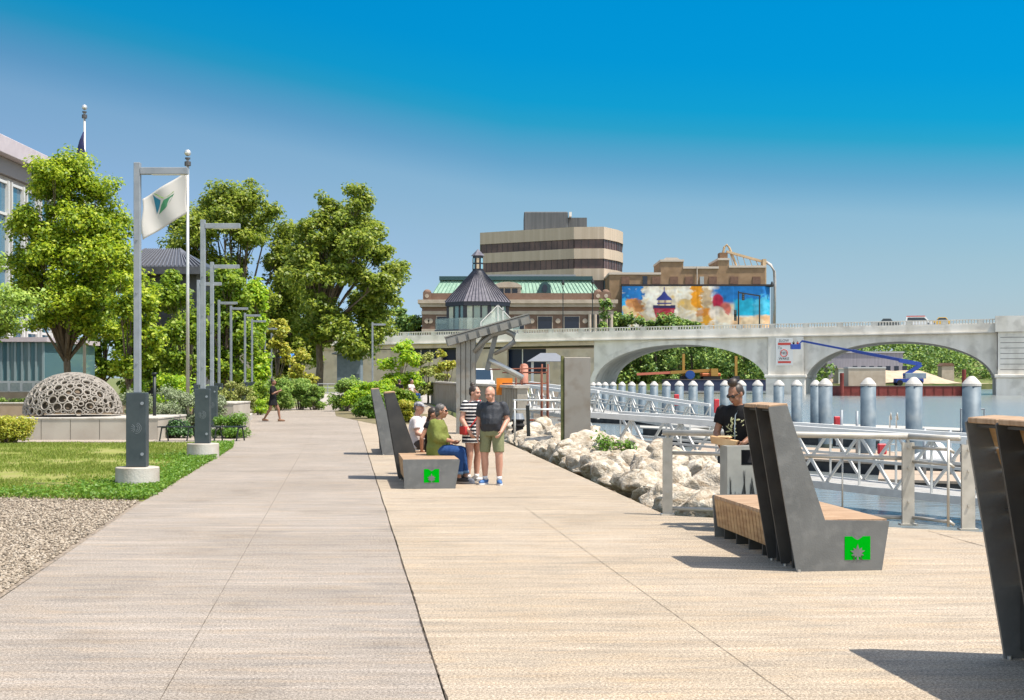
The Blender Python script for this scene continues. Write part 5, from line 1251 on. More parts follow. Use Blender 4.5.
b = MB(); b.bar((0,0,Z(292.5,D)-o.z),(X(760.5,D)-o.x,0,Z(296,D)-o.z),.25,.3); b.build('arm', BLK, t); b = MB(); b.cyl((X(759.5,D)-o.x,0,-.6),(X(759.5,D)-o.x,0,Z(296,D)-o.z),.2,.16,10); b.build('post', BLK, t)
for (dx,py) in ((-.75,317),(-.75,313),(1.1,296.5)):
    b = MB(); z_ = Z(py,D)-o.z; b.box(dx-.28,dx+.28,-.3,.2,z_-.9,z_+.7); s_ = b.build('signal_head', BLK, t)
    for k in range(3): q = MB(); q.cyl((dx,-.301,z_-.55+k*.5),(dx,-.33,z_-.55+k*.5),.16,.16,10); q.build('lens', mat('signal_lens',(.05,.06,.05),rough=.3), s_)
# ---------------------------------------------------------------- lookout pavilion behind the bridge parapet
Dp = 385; pc = G(478,Dp); t = thing('lookout_pavilion','octagonal glass lookout with a dark pointed roof and lantern','pavilion',pc)
pz = lambda py: Z(py,Dp); pw = lambda w_: w_/F*Dp
def octo(rad): return [(math.cos(R(22.5+45*i))*rad, math.sin(R(22.5+45*i))*rad) for i in range(8)]
def frus(b, r0, z0, r1, z1, cap=True):
    A = [b.bm.verts.new((*p,z0)) for p in octo(r0)]; B = [b.bm.verts.new((*p,z1)) for p in octo(r1)]
    for i in range(8): b.bm.faces.new((A[i],A[(i+1)%8],B[(i+1)%8],B[i]))
    if cap: b.bm.faces.new(A[::-1]); b.bm.faces.new(B)
k8 = 1/math.cos(R(22.5)); PR = mat('pavilion_roof',(.11,.105,.125),(.17,.16,.18),.8,.42,metal=.5); PD = mat('pavilion_dark',(.018,.02,.03),rough=.4,metal=.3)
b = MB(); frus(b,pw(32.5)*k8,pz(303),pw(5.5),pz(271.5)); rf = b.build('roof', PR, t); b = MB()
for i in range(8):
    a, c = V((*octo(pw(32.5)*k8)[i],pz(303))), V((*octo(pw(32.5)*k8)[(i+1)%8],pz(303))); e0, e1 = V((*octo(pw(5.5))[i],pz(271.5))), V((*octo(pw(5.5))[(i+1)%8],pz(271.5)))
    for j in range(7): b.bar(a.lerp(c,j/7)+V((0,0,.12)), e0.lerp(e1,j/7)+V((0,0,.12)), .16,.18)
b.build('seam', PD, rf)
b = MB(); frus(b,pw(32)*k8,pz(307),pw(32)*k8,pz(303.05)); b.build('eave', PD, t)
b = MB(); frus(b,pw(28.5)*k8,pz(331),pw(28.5)*k8,pz(307.05)); b.build('glazing', glass('pavilion_glass',(.15,.27,.27),.05), t)
for i in range(8):
    p, q_ = V((*octo(pw(28.9)*k8)[i],0)), V((*octo(pw(28.9)*k8)[(i+1)%8],0)); b = MB()
    for s_, w_ in ((0,1.1),(.33,.3),(.66,.45)): m_ = p.lerp(q_,s_); b.box(m_.x-w_/2,m_.x+w_/2,m_.y-.2,m_.y+.2,pz(331),pz(307.1))
    b.build('mullion', PD, t)
    if i in (4,5,6):
        b = MB(); a0, a1 = p.lerp(q_,.06)*1.004, p.lerp(q_,.30)*1.004; n_ = ((p+q_)/2).normalized()*.12
        b.prism([(a0.x+n_.x,a0.y+n_.y),(a1.x+n_.x,a1.y+n_.y),(a1.x,a1.y),(a0.x,a0.y)],pz(330),pz(308),'z'); b.build('curtain_panel', mat('blind_pale',(.50,.55,.42),(.6,.62,.5),1,.8), t)
b = MB(); frus(b,pw(5.9),pz(271.4),pw(5.6),pz(256)); b.build('lantern', PD, t)
for i in range(8):
    p, q_ = V((*octo(pw(5.9))[i],0)), V((*octo(pw(5.9))[(i+1)%8],0)); n_ = ((p+q_)/2).normalized()*.06
    for z0,z1 in ((269,264.5),(263,258.5)):
        b = MB(); a0, a1 = p.lerp(q_,.22), p.lerp(q_,.78); b.prism([(a0.x+n_.x,a0.y+n_.y),(a1.x+n_.x,a1.y+n_.y),(a1.x,a1.y),(a0.x,a0.y)],pz(z0),pz(z1),'z'); b.build('lantern_pane', mat('lantern_pane',(.25,.45,.55),rough=.1) if (i+int(z0))%2 else mat('lantern_pane_warm',(.55,.42,.28),rough=.2), t)
b = MB(); frus(b,pw(7.2),pz(255.9),.05,pz(249)); b.build('lantern_roof', PR, t)
b = MB(); frus(b,pw(46),0,pw(46),pz(330.6)); b.build('base', mat('pavilion_base',(.10,.10,.11),rough=.7), t)
b = MB(); ra = pw(45)
for i in range(8):
    p, q_ = V((*octo(ra)[i],0)), V((*octo(ra)[(i+1)%8],0)); n_ = ((p+q_)/2).normalized()*.05
    b.prism([(p.x,p.y),(q_.x,q_.y),(q_.x-n_.x,q_.y-n_.y),(p.x-n_.x,p.y-n_.y)],pz(330.5),pz(319.5),'z')
b.build('balcony_glass', glass('balcony_glass',(.30,.40,.38),.1,alpha=.40), t)
st = thing('glass_gable','white framed glass gable screen in front of the lookout','glass screen',P(498,331,bD(498)+12))
b = MB(); g = lambda px,py: V((X(px,bD(498)+12),0,Z(py,bD(498)+12)))-V((st.location.x,0,st.location.z))
for a,c in (((481,322),(498,305)),((498,305),(514,322)),((498,305),(498,332)),((503,307),(503,331)),((481,322),(481,332))): b.bar(g(*a),g(*c),.22,.22)
b.build('frame', FRAMEW, st); b = MB(); b.prism([(g(*p).x,g(*p).z) for p in ((482,331),(482,322.5),(498,306.5),(513,322),(513,331))],.12,.16); b.build('pane', glass('gable_glass',(.50,.58,.54),.1,alpha=.5), st)
# ---------------------------------------------------------------- brick building with copper roof
Db = 420; t = thing('brick_building','brown brick and stone building with a green copper mansard roof','building',G(422,Db))
bx = lambda px: X(px,Db)-X(422,Db); bzp = lambda py: Z(py,Db)
BRK = mat('brick_brown',(.17,.105,.075),(.24,.155,.115),.6,.9); CREAM = mat('cream_stone',(.44,.36,.28),(.54,.45,.36),.5,.85); COPPER = mat('copper_patina',(.19,.34,.245),(.29,.44,.33),.5,.6,stretch=(2,2,.2),c3=(.12,.27,.20),s3=.8,k3=.6); TEAL = mat('dark_teal',(.012,.05,.055),rough=.5)
WD = 34; x1 = bx(613)
b = MB(); b.box(0,x1,0,WD,0,bzp(300)); b.build('wall', BRK, t)
b = MB(); b.box(-1.2,x1+1.4,-1.4,WD+1,bzp(303.5),bzp(299.8)); b.box(-.6,x1+.7,-.8,WD,bzp(307),bzp(303.55)); b.build('cornice', CREAM, t)
b = MB(); b.box(-.15,x1+.15,-.25,WD,bzp(314.5),bzp(311)); b.box(-.1,x1+.1,-.2,WD,bzp(332),bzp(329)); b.build('string_course', CREAM, t)
b = MB(); b.box(.6,x1-.6,.5,WD,bzp(299.75),bzp(293)); b.build('parapet', BRK, t)
for p in (427,598,606):
    b = MB(); b.box(bx(p-4),bx(p+4),-.3,3,bzp(299.75),bzp(292)); b.ell((bx(p),1.3,bzp(292)),(bx(p+4)-bx(p),1.4,.9)); b.build('corner_pedestal', BRK, t)
    b = MB(); b.cyl((bx(p),-.32,bzp(296)),(bx(p),-.5,bzp(296)),.6,.6,16); b.build('medallion', CREAM, t)
# mansard
b = MB(); A = [(bx(430),2.5),(bx(604),2.5),(bx(604),WD-2),(bx(430),WD-2)]; Bm = [(bx(440),8),(bx(592),8),(bx(592),WD-8),(bx(440),WD-8)]; z0,z1 = bzp(297),bzp(278.5)
for i in range(4): b.quad((*A[i],z0),(*A[(i+1)%4],z0),(*Bm[(i+1)%4],z1),(*Bm[i],z1))
b.quad(*[(*p,z1) for p in Bm]); rf = b.build('roof', COPPER, t); b = MB()
for i in range(44):
    s = i/43; a = V((*A[0],z0)).lerp(V((*A[1],z0)),s); c = V((*Bm[0],z1)).lerp(V((*Bm[1],z1)),s); b.bar(a+V((0,-.1,.05)),c+V((0,-.1,.05)),.14,.2)
b.build('seam', mat('copper_seam',(.16,.30,.22),rough=.6), rf)
b = MB(); b.box(bx(438),bx(594),7,WD-7,z1+.01,bzp(274.5)); b.build('roof_rim', TEAL, t); b = MB(); b.box(bx(470),bx(577),9,WD-9,bzp(274.45),bzp(272.3)); b.build('roof_deck', mat('roof_grey',(.26,.27,.29),rough=.7), t)
b = MB(); cx, cz, rx_ = bx(507.5), bzp(287), bx(522)-bx(507.5)
b.prism([(cx+rx_*math.cos(math.pi*i/14), cz+1.7*math.sin(math.pi*i/14)) for i in range(15)],1.5,8); b.build('dormer_pediment', CREAM, t)
b = MB(); b.box(bx(495),bx(521),2.0,8,bzp(300),cz-.01); dm = b.build('dormer', CREAM, t)
for i in range(3): b = MB(); b.box(bx(498+7*i),bx(503.5+7*i),1.85,2.1,bzp(297),bzp(288)); b.build('window', GLS2 if False else mat('dark_glass',(.012,.02,.04),rough=.25,spec=.3), dm)
b = MB(); cx, cz, rr = bx(545), bzp(287.5), 1.75
b.prism([(cx-rr*1.1,bzp(293))]+[(cx-rr*1.0*math.cos(math.pi*i/14), cz+rr*1.05*math.sin(math.pi*i/14)) for i in range(15)]+[(cx+rr*1.1,bzp(293))],2.2,9); b.build('oval_dormer', TEAL, t)
b = MB(); b.prism([(cx+.8*math.cos(2*math.pi*i/18), cz-.1+1.2*math.sin(2*math.pi*i/18)) for i in range(18)],2.05,2.19); b.build('oval_window', MATS['dark_glass'], t)
for p0,p1 in ((437,447),(459,468),(480,490),(515,524),(538,552),(564.5,579)):
    b = MB(); b.box(bx(p0)-.25,bx(p1)+.25,-.22,.1,bzp(329),bzp(316)); f_ = b.build('window_frame', CREAM, t); b = MB(); b.box(bx(p0),bx(p1),-.30,-.221,bzp(329),bzp(316.6)); b.build('pane', MATS['dark_glass'], f_)
for p in (427,430.5,532,558,585):
    b = MB(); b.cyl((bx(p),-.01,bzp(321)),(bx(p),-.35,bzp(321)),.75,.75,18); b.build('medallion', CREAM, t)
for p in (589.5,595,600.5,606,611):
    b = MB(); b.cyl((bx(p),-.75,bzp(333)),(bx(p),-.75,bzp(314.6)),.55,.48,14); b.build('column', CREAM, t)
b = MB(); b.box(bx(588.5),bx(612),-.12,.05,bzp(330),bzp(315.5)); b.build('portico_recess', MATS['dark_glass'], t)
# ---------------------------------------------------------------- office block
Do = 520; ox = lambda px, D=Do: X(px,D); o = V((0,Do,0)); t = thing('office_building','stepped concrete office block with dark ribbon windows and a grey penthouse','building',o)
zo = lambda py: Z(py,Do); OC = mat('office_concrete',(.47,.385,.295),(.56,.465,.365),.12,.85,stretch=(6,6,.15)); OG = mat('office_glass',(.06,.04,.042),(.12,.075,.07),.15,.3,spec=.25); PH = mat('penthouse_metal',(.065,.07,.075),(.10,.105,.11),.3,.6,stretch=(5,5,.2),metal=.3)
plan = [(X(480,526),6),(X(574,506),-14),(X(604,505),-15),(X(618,516),-4),(X(623.5,522),4),(X(622,560),40),(X(480,575),55)]
def inset(pts, d):
    c = (sum(p[0] for p in pts)/len(pts), sum(p[1] for p in pts)/len(pts)); out = []
    for p in pts:
        v = V((p[0]-c[0],p[1]-c[1])); out.append((p[0]-v.normalized().x*d, p[1]-v.normalized().y*d))
    return out
bands = [(231,243),(252,262),(271.5,283),(293.5,305),(316,330)]; wins = [(243,252),(262,271.5),(283,293.5),(305,316)]
for a,c in bands: b = MB(); b.prism(plan,zo(c)+.02,zo(a)-.02,'z'); b.build('facade_band', OC, t)
for a,c in wins:
    b = MB(); ip = inset(plan,.5); b.prism(ip,zo(c),zo(a),'z'); wn = b.build('ribbon_window', OG, t); b = MB()
    for i in range(4):
        p, q = V((*inset(plan,.42)[i],0)), V((*inset(plan,.42)[i+1],0)); n = max(2,int((q-p).length/2.2))
        for j in range(n+1): m_ = p.lerp(q,j/n); b.box(m_.x-.09,m_.x+.09,m_.y-.09,m_.y+.09,zo(c)+.03,zo(a)-.03)
    b.build('mullion', mat('office_mullion',(.03,.025,.028),rough=.5), wn)
b = MB(); b.prism(plan,0,zo(330),'z'); b.build('lower_storeys', OC, t)
b = MB(); b.box(X(524,525),X(568,525),5,30,zo(230.8),zo(210)); b.bevel(.3,1); b.build('penthouse', PH, t)
b = MB(); b.box(X(566,528),X(587,528),8.5,28,zo(230.8),zo(215)); b.build('penthouse', PH, t)
b = MB(); b.box(X(569,526),X(571.5,526),4.5,8.4,zo(215),zo(210.5)); b.build('stair_hood', mat('hood_white',(.7,.68,.64),rough=.6), t)
# ---------------------------------------------------------------- mural building
Dm = 480; mo = G(622,Dm); t = thing('mural_warehouse','tan stepped warehouse carrying a long painted mural of clouds and a tower','building',mo)
mx = lambda px: X(px,Dm)-mo.x; mz = lambda py: Z(py,Dm)
TAN = mat('warehouse_tan',(.27,.175,.10),(.36,.24,.145),.3,.9,c3=(.20,.13,.09),s3=.4,k3=.5); TANL = mat('roof_pale',(.58,.50,.42),rough=.8); DKW = mat('boarded_window',(.13,.075,.055),(.17,.10,.07),1,.85)
for p0,p1,yt in ((610,661.5,274),(661.5,684.5,261),(684.5,719.5,268),(719.5,730.5,259.5),(730.5,767,267)):
    b = MB(); b.box(mx(p0)+.01,mx(p1)-.01,3,26,0,mz(yt)); w_ = b.build('wall', TAN, t)
    b = MB(); b.box(mx(p0)-.15,mx(p1)+.15,2.6,26.4,mz(yt)+.01,mz(yt)+.75); b.build('roof_edge', TANL, w_)
b = MB(); b.prism([(mx(664),mz(258.8)),(mx(681),mz(258.8)),(mx(678),mz(256.8)),(mx(667),mz(256.8))],3,22); b.build('roof_hatch', TANL, t)
for p in (626,657,675,690,714,735.5,758):
    b = MB(); b.box(mx(p-4),mx(p+4),2.7,3.05,mz(283.5),mz(276)); b.build('boarded_window', DKW, t)
b = MB(); b.box(mx(643.5),mx(648),2.6,3.05,mz(284),mz(275.5)); b.build('window', MATS['dark_glass'], t); b = MB(); b.box(mx(701),mx(705),2.6,3.05,mz(284),mz(276)); b.build('window', mat('pale_window',(.34,.36,.36),rough=.3), t)
b = MB(); b.box(mx(697.7),mx(698.5),2.3,2.6,mz(284),mz(266)); b.build('downpipe', TANL, t)
b = MB(); b.box(mx(622),mx(774),.2,27,mz(286),mz(284.2)); b.build('ledge', mat('ledge_dark',(.04,.035,.035),rough=.8), t)
# the painted wall
nu, nv = 380, 110; x0, x1 = mx(622), mx(771.5); z0, z1 = mz(332), mz(286.3)
def smooth(a, e0, e1): s = max(0,min(1,(a-e0)/(e1-e0))); return s*s*(3-2*s)
def blend(c, d, k): return tuple(c[i]*(1-k)+d[i]*k for i in range(3))
def blob(u, v, cu, cv, ru, rv, soft=.42, n=.95, k=0):
    if ((u-cu)/ru)**2+((v-cv)/rv)**2 > 4.2: return 0.0
    w_ = n*(mnoise.noise((u*11+k,v*5,k*3.1))+.7*mnoise.noise((u*30+k,v*12,k*1.7))+.35*mnoise.noise((u*70,v*26,k))); return 1-smooth(((u-cu)/ru)**2+((v-cv)/rv)**2+w_*1.6, 1-soft, 1+soft)
def paint(u, v):
    n1 = mnoise.noise((u*8,v*3,0))+.4*mnoise.noise((u*40,v*14,9)); n2 = mnoise.noise((u*22,v*8,4))+.6*mnoise.noise((u*55,v*9,2))
    c = blend((.66,.54,.36),(.84,.79,.69),max(0,min(1,.55+1.1*n1))); c = blend(c,(.55,.38,.16),min(1,max(0,n2-.08)*1.1)); c = blend(c,(.70,.66,.62),min(1,max(0,-n2-.1)*1.2))
    c = blend(c,(.02,.17,.46),blob(u,v,.06,.92,.085,.42,k=1)); c = blend(c,(.05,.42,.78),blob(u,v,.01,.42,.05,.28,k=2))
    c = blend(c,(.72,.28,.05),blob(u,v,.085,.42,.06,.24,k=3)*.9); c = blend(c,(.80,.55,.28),blob(u,v,.055,.33,.05,.16,k=4)); c = blend(c,(.30,.13,.05),blob(u,v,.115,.50,.035,.16,k=5)*.7)
    c = blend(c,(.70,.42,.08),blob(u,v,.46,.50,.07,.14,k=6)*.7); c = blend(c,(.75,.30,.02),blob(u,v,.505,.80,.035,.34,k=7)); c = blend(c,(.40,.25,.10),blob(u,v,.565,.75,.035,.5,k=8)*.75)
    c = blend(c,(.78,.36,.02),blob(u,v,.575,.16,.045,.26,k=9)*.95); c = blend(c,(.66,.22,.04),blob(u,v,.55,.32,.05,.10,k=19)*.7)
    c = blend(c,(.015,.17,.48),smooth(u+.04*n1,.60,.65)*smooth(v,.48,.62)); c = blend(c,(.02,.40,.60),smooth(u,.735,.765)*smooth(v+.05*n1,.22,.28)*(1-smooth(v+.08*n2,.60,.72)))
    c = blend(c,(.10,.50,.72),blob(u,v,.95,.5,.07,.25,k=10)*.7); c = blend(c,(.72,.45,.25),smooth(u,.70,.76)*(1-smooth(v+.06*n1,.20,.26))); c = blend(c,(.80,.62,.42),blob(u,v,.86,.08,.08,.12,k=11)*.8)
    c = blend(c,(.42,.02,.06),blob(u,v,.64,.60,.035,.20,n=.15,k=12)); c = blend(c,(.55,.10,.08),blob(u,v,.69,.38,.04,.20,n=.2,k=13)*.9); c = blend(c,(.78,.68,.58),blob(u,v,.635,.30,.05,.18,n=.15,k=14))
    c = blend(c,(.72,.58,.42),blob(u,v,.67,.14,.07,.18,k=15)); c = blend(c,(.85,.80,.72),blob(u,v,.20,.75,.035,.5,k=16)*.7)
    tn = 1+.30*max(-1,min(1,n2))+.25*n1; c = tuple(min(.9,q*tn) for q in c)
    px = 622+149.5*u; py = 325.5-39.2*v; dx = px-664.2+.25*mnoise.noise((u*90,v*40,3)); ad = abs(dx); e_ = .45
    def cov(hw): return 1-smooth(ad, hw-e_, hw+e_)
    sh = .82+.30*smooth(dx,-6,7)
    if py > 310: hw = 10.2-3.2*smooth(py,310,324); c = blend(c, tuple(q*sh for q in blend((.40,.025,.05),(.62,.16,.17),max(0,n2)+.25*(int(py)%3 == 0))), cov(hw))
    if 305.6 < py <= 310: c = blend(c, (.30,.03,.06) if py > 308.4 else (.035,.03,.10), cov(11.2))
    if 299.8 < py <= 306.2: c = blend(c, tuple(q*sh for q in ((.74,.60,.40) if int((dx+20)/2.2)%3 else (.40,.28,.22))), cov(6.4))
    if 303 < py < 304.4: c = blend(c, (.04,.05,.22), cov(7.2))
    if 286.8 < py <= 300.4:
        hw = .5 if py < 291.5 else .9+1.6*smooth(py,291.5,294.5)+5.2*smooth(py,293.8,300.2)
        c = blend(c, tuple(q*sh for q in (.045,.06,.27)), cov(hw))
    return c
vs = np.zeros(((nu+1)*(nv+1),3)); cs = np.zeros(((nu+1)*(nv+1),4)); k = 0
for i in range(nu+1):
    u = i/nu; yb = -.16*abs(math.sin(u*math.pi*8))**.7
    if u > .93: yb += ((u-.93)/.07)**2*3.0
    for j in range(nv+1):
        v = j/nv; vs[k] = (x0+(x1-x0)*u, yb, z0+(z1-z0)*v); vv_ = max(0,(v-.16)/.84); cs[k] = (*(q*.8 for q in paint(u,vv_)),1); k += 1
fc = np.array([[i*(nv+1)+j,(i+1)*(nv+1)+j,(i+1)*(nv+1)+j+1,i*(nv+1)+j+1] for i in range(nu) for j in range(nv)])
mm = mat('mural_paint',(.5,.5,.5),rough=.8); mo_ = npmesh('mural', vs, fc, mm, t)
ca = mo_.data.color_attributes.new('paint','FLOAT_COLOR','POINT'); ca.data.foreach_set('color', cs.ravel())
an = mm.node_tree.nodes.new('ShaderNodeVertexColor'); an.layer_name = 'paint'; mm.node_tree.links.new(an.outputs[0], mm.node_tree.nodes['Principled BSDF'].inputs['Base Color'])
b = MB(); b.box(x0+.1,x1-2,3.2,27,0,z1); b.build('silo_block', TAN, t)
# conveyor on the roof
CV = mat('conveyor_tan',(.52,.36,.20),(.60,.44,.27),1,.7)
cv = thing('roof_conveyor','tan conveyor gantry with bent chute on the warehouse roof','conveyor',mo)
c3 = lambda px,py,y=6: V((mx(px),y,mz(py)))
b = MB(); b.box(mx(721.5),mx(729.5),4,9,mz(259),mz(251.5)); b.build('head_house', mat('headhouse',(.16,.09,.05),(.24,.15,.09),1,.8), cv)
b = MB(); b.tube([c3(725.5,252),c3(727,245.5),c3(729.5,243.2),c3(732,246),c3(739,264)],.42,8); b.build('spout', CV, cv)
b = MB(); b.bar(c3(729,250),c3(767,260.5),1.6,.75); b.build('gallery', CV, cv)
b = MB()
for s in np.linspace(.1,.95,6):
    p = c3(729,250).lerp(c3(767,260.5),s); b.bar(p,V((p.x+(1.2 if s < .9 else 0),p.y,mz(266.5))),.22)
b.bar(c3(731,265),c3(766,264.2),.25); b.build('trestle', CV, cv)
b = MB(); b.box(mx(765),mx(768.5),4,8,mz(284),mz(258)); b.build('tower_leg', CV, cv)
b = MB(); b.tube([c3(768,260.5,5),c3(773,264,4),c3(776,271,3),c3(776.5,282,3),c3(776,330,3)],.5,10); b.build('downspout', mat('chute_grey',(.40,.37,.34),(.48,.45,.42),1,.6), cv, True)

# ---------------------------------------------------------------- river: piles, docks, gangways
PILE = mat('pile_galvanised',(.07,.105,.135),(.13,.17,.20),2.2,.6,metal=.05,c3=(.21,.24,.25),s3=1.4,k3=.6); PCAP = mat('pile_cap_white',(.48,.46,.42),(.60,.57,.53),3,.7)
def pile(px, wpx, lab, dia=.64):
    D = F*dia/wpx; o = G(px, D, WZ-2); t = thing('mooring_pile', lab, 'pile', o, 0, 'galvanised mooring piles with white cone caps'); r = dia/2; zt = Z(385.5,D)-o.z
    b = MB(); b.cyl((0,0,0),(0,0,zt),r,r,24); b.build('shaft', PILE, t, True); t.rotation_euler = (random.uniform(-.006,.006),random.uniform(-.006,.006),random.uniform(0,6))
    b = MB(); b.cyl((0,0,1.9),(0,0,2.55+random.uniform(-.1,.1)),r+.004,r+.004,24,caps=False); b.build('tide_band', mat('algae_dark',(.035,.04,.03),(.09,.10,.08),3,.8), t, True)
    b = MB(); b.loft([((0,0,zt-.02),r+.012,r+.012),((0,0,zt+.06),r+.012,r+.012),((0,0,zt+.16),r*.80,r*.80),((0,0,zt+.27),r*.48,r*.48),((0,0,zt+.32),r*.30,r*.30),((0,0,zt+.335),r*.1,r*.1)],24); b.build('cap', PCAP, t)
piles = [(971.5,18.2),(914,16.4),(867.6,15.2),(825.7,13.8),(815.5,10.6),(797,10.9),(778.5,10.6),(757.5,10.4),(741.5,10.0),(725,9.7),(708.7,9.5),(693.5,9.2),(679.3,8.9),(666,8.5),(654,8.1),(642.2,7.8),(632,7.5),(622,7.2),(613,7.0),(605.3,6.8),(598.9,6.6),(593,6.4)]
ords = 'first second third fourth fifth sixth seventh eighth ninth tenth eleventh twelfth thirteenth fourteenth fifteenth sixteenth seventeenth eighteenth nineteenth twentieth twenty-first twenty-second'.split()
for i,(px,w_) in enumerate(piles): pile(px, w_, f'grey mooring pile with white cone cap, {ords[i]} counting from the bench at the right edge')
ALU = mat('aluminium',(.56,.55,.52),(.66,.65,.61),4,.5,metal=.1); ALUW = mat('aluminium_white',(.84,.82,.78),(.92,.90,.86),3,.6)
def gangway(label, A, B, hgt, n, wid=1.5, rail=.09, top=ALUW):
    A, B = V(A), V(B); t = thing('gangway', label, 'gangway', A); d = B-A; side = V((-d.y,d.x,0)).normalized()*wid
    up = V((0,0,hgt))
    for k, off in enumerate((V((0,0,0)), side)):
        b = MB(); b.bar(off+up, off+d+up, rail*1.5, rail*2.0); b.build('top_rail', top, t)
        b = MB(); b.bar(off+up*.52, off+d+up*.52, rail*.8); b.bar(off, off+d, rail*1.6, rail*2.2); b.build('chord', ALU, t)
        b = MB()
        for i in range(n):
            p, q, m_ = off+d*(i/n), off+d*((i+1)/n), off+d*((i+.5)/n); b.bar(p+up*.97, m_+up*.04, rail*.75); b.bar(m_+up*.04, q+up*.97, rail*.75)
        for i in range(n+1): b.bar(off+d*(i/n)+up*.03, off+d*(i/n)+up*.97, rail*.6)
        b.build('lattice', ALU, t)
    b = MB(); q = MB(); u = V((0,0,.05)); q.quad(u*1,u+d,u+d+side,u+side); q.bm.free()
    a0 = V((0,0,.1)); vs = [b.bm.verts.new(p) for p in (a0,a0+d,a0+d+side,a0+side,a0-u,a0+d-u,a0+d+side-u,a0+side-u)]
    for f in ((0,1,2,3),(7,6,5,4),(0,4,5,1),(1,5,6,2),(2,6,7,3),(3,7,4,0)): b.bm.faces.new([vs[i] for i in f])
    b.build('deck', mat('gangway_deck',(.34,.33,.31),(.42,.41,.39),4,.7), t)
gangway('nearer aluminium truss gangway running behind the river railing', (X(586,47),47,Z(414.5,47)-1.5), (X(1012,33.6),33.6,Z(443.5,33.6)-1.5), 1.5, 7)
gangway('farther aluminium truss gangway sloping down to the dock beyond the steel slab', (X(560,84),84,Z(386,84)-1.25), (X(690,74),74,Z(405.5,74)-1.25), 1.25, 7, 1.4, .075)
gangway('short truss gangway glimpsed between the scaffold and the steel slab', (X(505,66),66,Z(383,66)-1.1), (X(572,60),60,Z(392,60)-1.1), 1.1, 6, 1.3, .07)
DECK = mat('dock_boards',(.40,.31,.23),(.50,.40,.31),1.5,.85,stretch=(1,8,1)); FLOAT = mat('dock_float',(.03,.032,.035),(.06,.06,.06),2,.8); DKC = mat('dock_concrete',(.44,.42,.38),(.52,.50,.46),1.2,.85)
def dock(label, corners, m, zt=-1.32):
    c0 = V((sum(p[0] for p in corners)/4,sum(p[1] for p in corners)/4,0)); t = thing('floating_dock', label, 'dock', (c0.x,c0.y,WZ), 0, 'floating docks among the piles'); loc = [(p[0]-c0.x,p[1]-c0.y) for p in corners]; h = zt-WZ
    b = MB(); b.prism(loc, h-.08, h, 'z'); b.build('deck', m, t); b = MB(); b.prism([(p[0]*.97,p[1]*.97) for p in loc], -.3, h-.081, 'z'); b.build('float', FLOAT, t)
dock('long dark edged dock running past the far piles', [G(560,118),G(1200,72),G(1200,76),G(560,124)], DKC)
dock('timber dock at the foot of the nearer piles', [G(690,60),G(1060,47),G(1090,54),G(700,69)], DECK)
dock('narrow timber finger dock right of the near gangway', [G(878,44),G(990,42.5),G(985,47),G(880,48.5)], DECK)
dock('pale finger dock across the middle piles', [G(640,90),G(880,72),G(884,75),G(640,93.5)], DKC)
dock('grey landing dock under the far gangway', [G(660,76),G(720,73),G(722,79),G(664,82)], DKC)
REDB = mat('cabinet_red',(.62,.02,.035),rough=.5)
for px,py,D,h,lab in ((716.5,406,80,.95,'red dock cabinet among the piles left of the leaning woman'),(837,424,66,.85,'red dock cabinet right of the tall bench fin'),(882,449,47,.42,'small red life ring box low on the timber dock'),(676.5,400,83,.8,'red dock cabinet at the end of the far gangway')):
    o = G(px,D,-1.32); t = thing('dock_cabinet', lab, 'cabinet', o, 0, 'red safety cabinets on the docks'); zc = Z(py,D)+1.32
    b = MB(); b.box(-.14,.14,-.10,.10,zc-h*.42,zc+h*.42); b.bevel(.03,1); bd = b.build('box', REDB, t); b = MB(); b.box(-.10,.10,-.11,-.101,zc-h*.35,zc+h*.3); b.build('door', mat('cabinet_door',(.5,.03,.04),rough=.4), bd); b = MB(); b.box(-.05,.05,-.05,.05,0,zc-h*.5); b.build('post', GALV, t)
for px,D,yt,lab in ((841.5,58,410,'thin grey dock post right of the tall bench fin'),(857,58,411,'thin grey dock post left of a pile in mid dock'),(924.5,46,428,'short dock post beside the wrapped jet ski'),(950,46,430,'short dock post right of the wrapped jet ski')):
    t = thing('dock_post', lab, 'post', G(px,D,-1.4), 0, 'slim posts on the docks'); b = MB(); b.cyl((0,0,0),(0,0,Z(yt,D)+1.4),.06,.06,10); b.build('post', GALV, t, True); b = MB(); b.cyl((0,0,0),(0,0,.06),.14,.14,10); b.build('foot', GALV, t)
t = thing('dock_ladder','bent tube dock ladder between two near piles','ladder',G(893,56,-1.4))
b = MB()
for s in (-.13,.13): b.tube([(s,0,0),(s,0,Z(416,56)+1.4),(s+.12,.3,Z(414.5,56)+1.45),(s+.2,.5,Z(420,56)+1.4)],.03,8)
for z in (.3,.6,.9): b.tube([(-.13,0,z),(.13,0,z)],.02,6)
b.build('rails', ALU, t, True)
t = thing('jet_ski','jet ski under a white cover on the timber dock','jet ski',G(934,49,-1.32),R(20))
b = MB(); b.loft([((-1.3,0,.35),.05,.25),((-1.2,0,.35),.1,.3)],12); b.bm.free(); b = MB(); b.ell((0,0,.35),(.9,.4,.30),None,3); b.ell((.1,0,.62),(.36,.24,.32),None,3); b.build('cover', mat('cover_white',(.66,.66,.66),(.74,.74,.74),3,.7,bump=.5,bscale=4), t, True)
b = MB(); b.box(-.9,.9,-.4,.4,0,.12); b.build('cradle', FLOAT, t)
t = thing('pile_frame','thin metal bracket frame round the nearest pile top','bracket',G(968,50.5,-1.0))
b = MB(); w_ = .42
for x_ in (-w_,w_): b.tube([(x_,-.5,-.6),(x_,-.5,Z(409,50)+1)],.03,8)
b.tube([(-w_,-.5,Z(409,50)+1),(w_,-.5,Z(409,50)+1)],.03,8); b.build('frame', GALV, t)
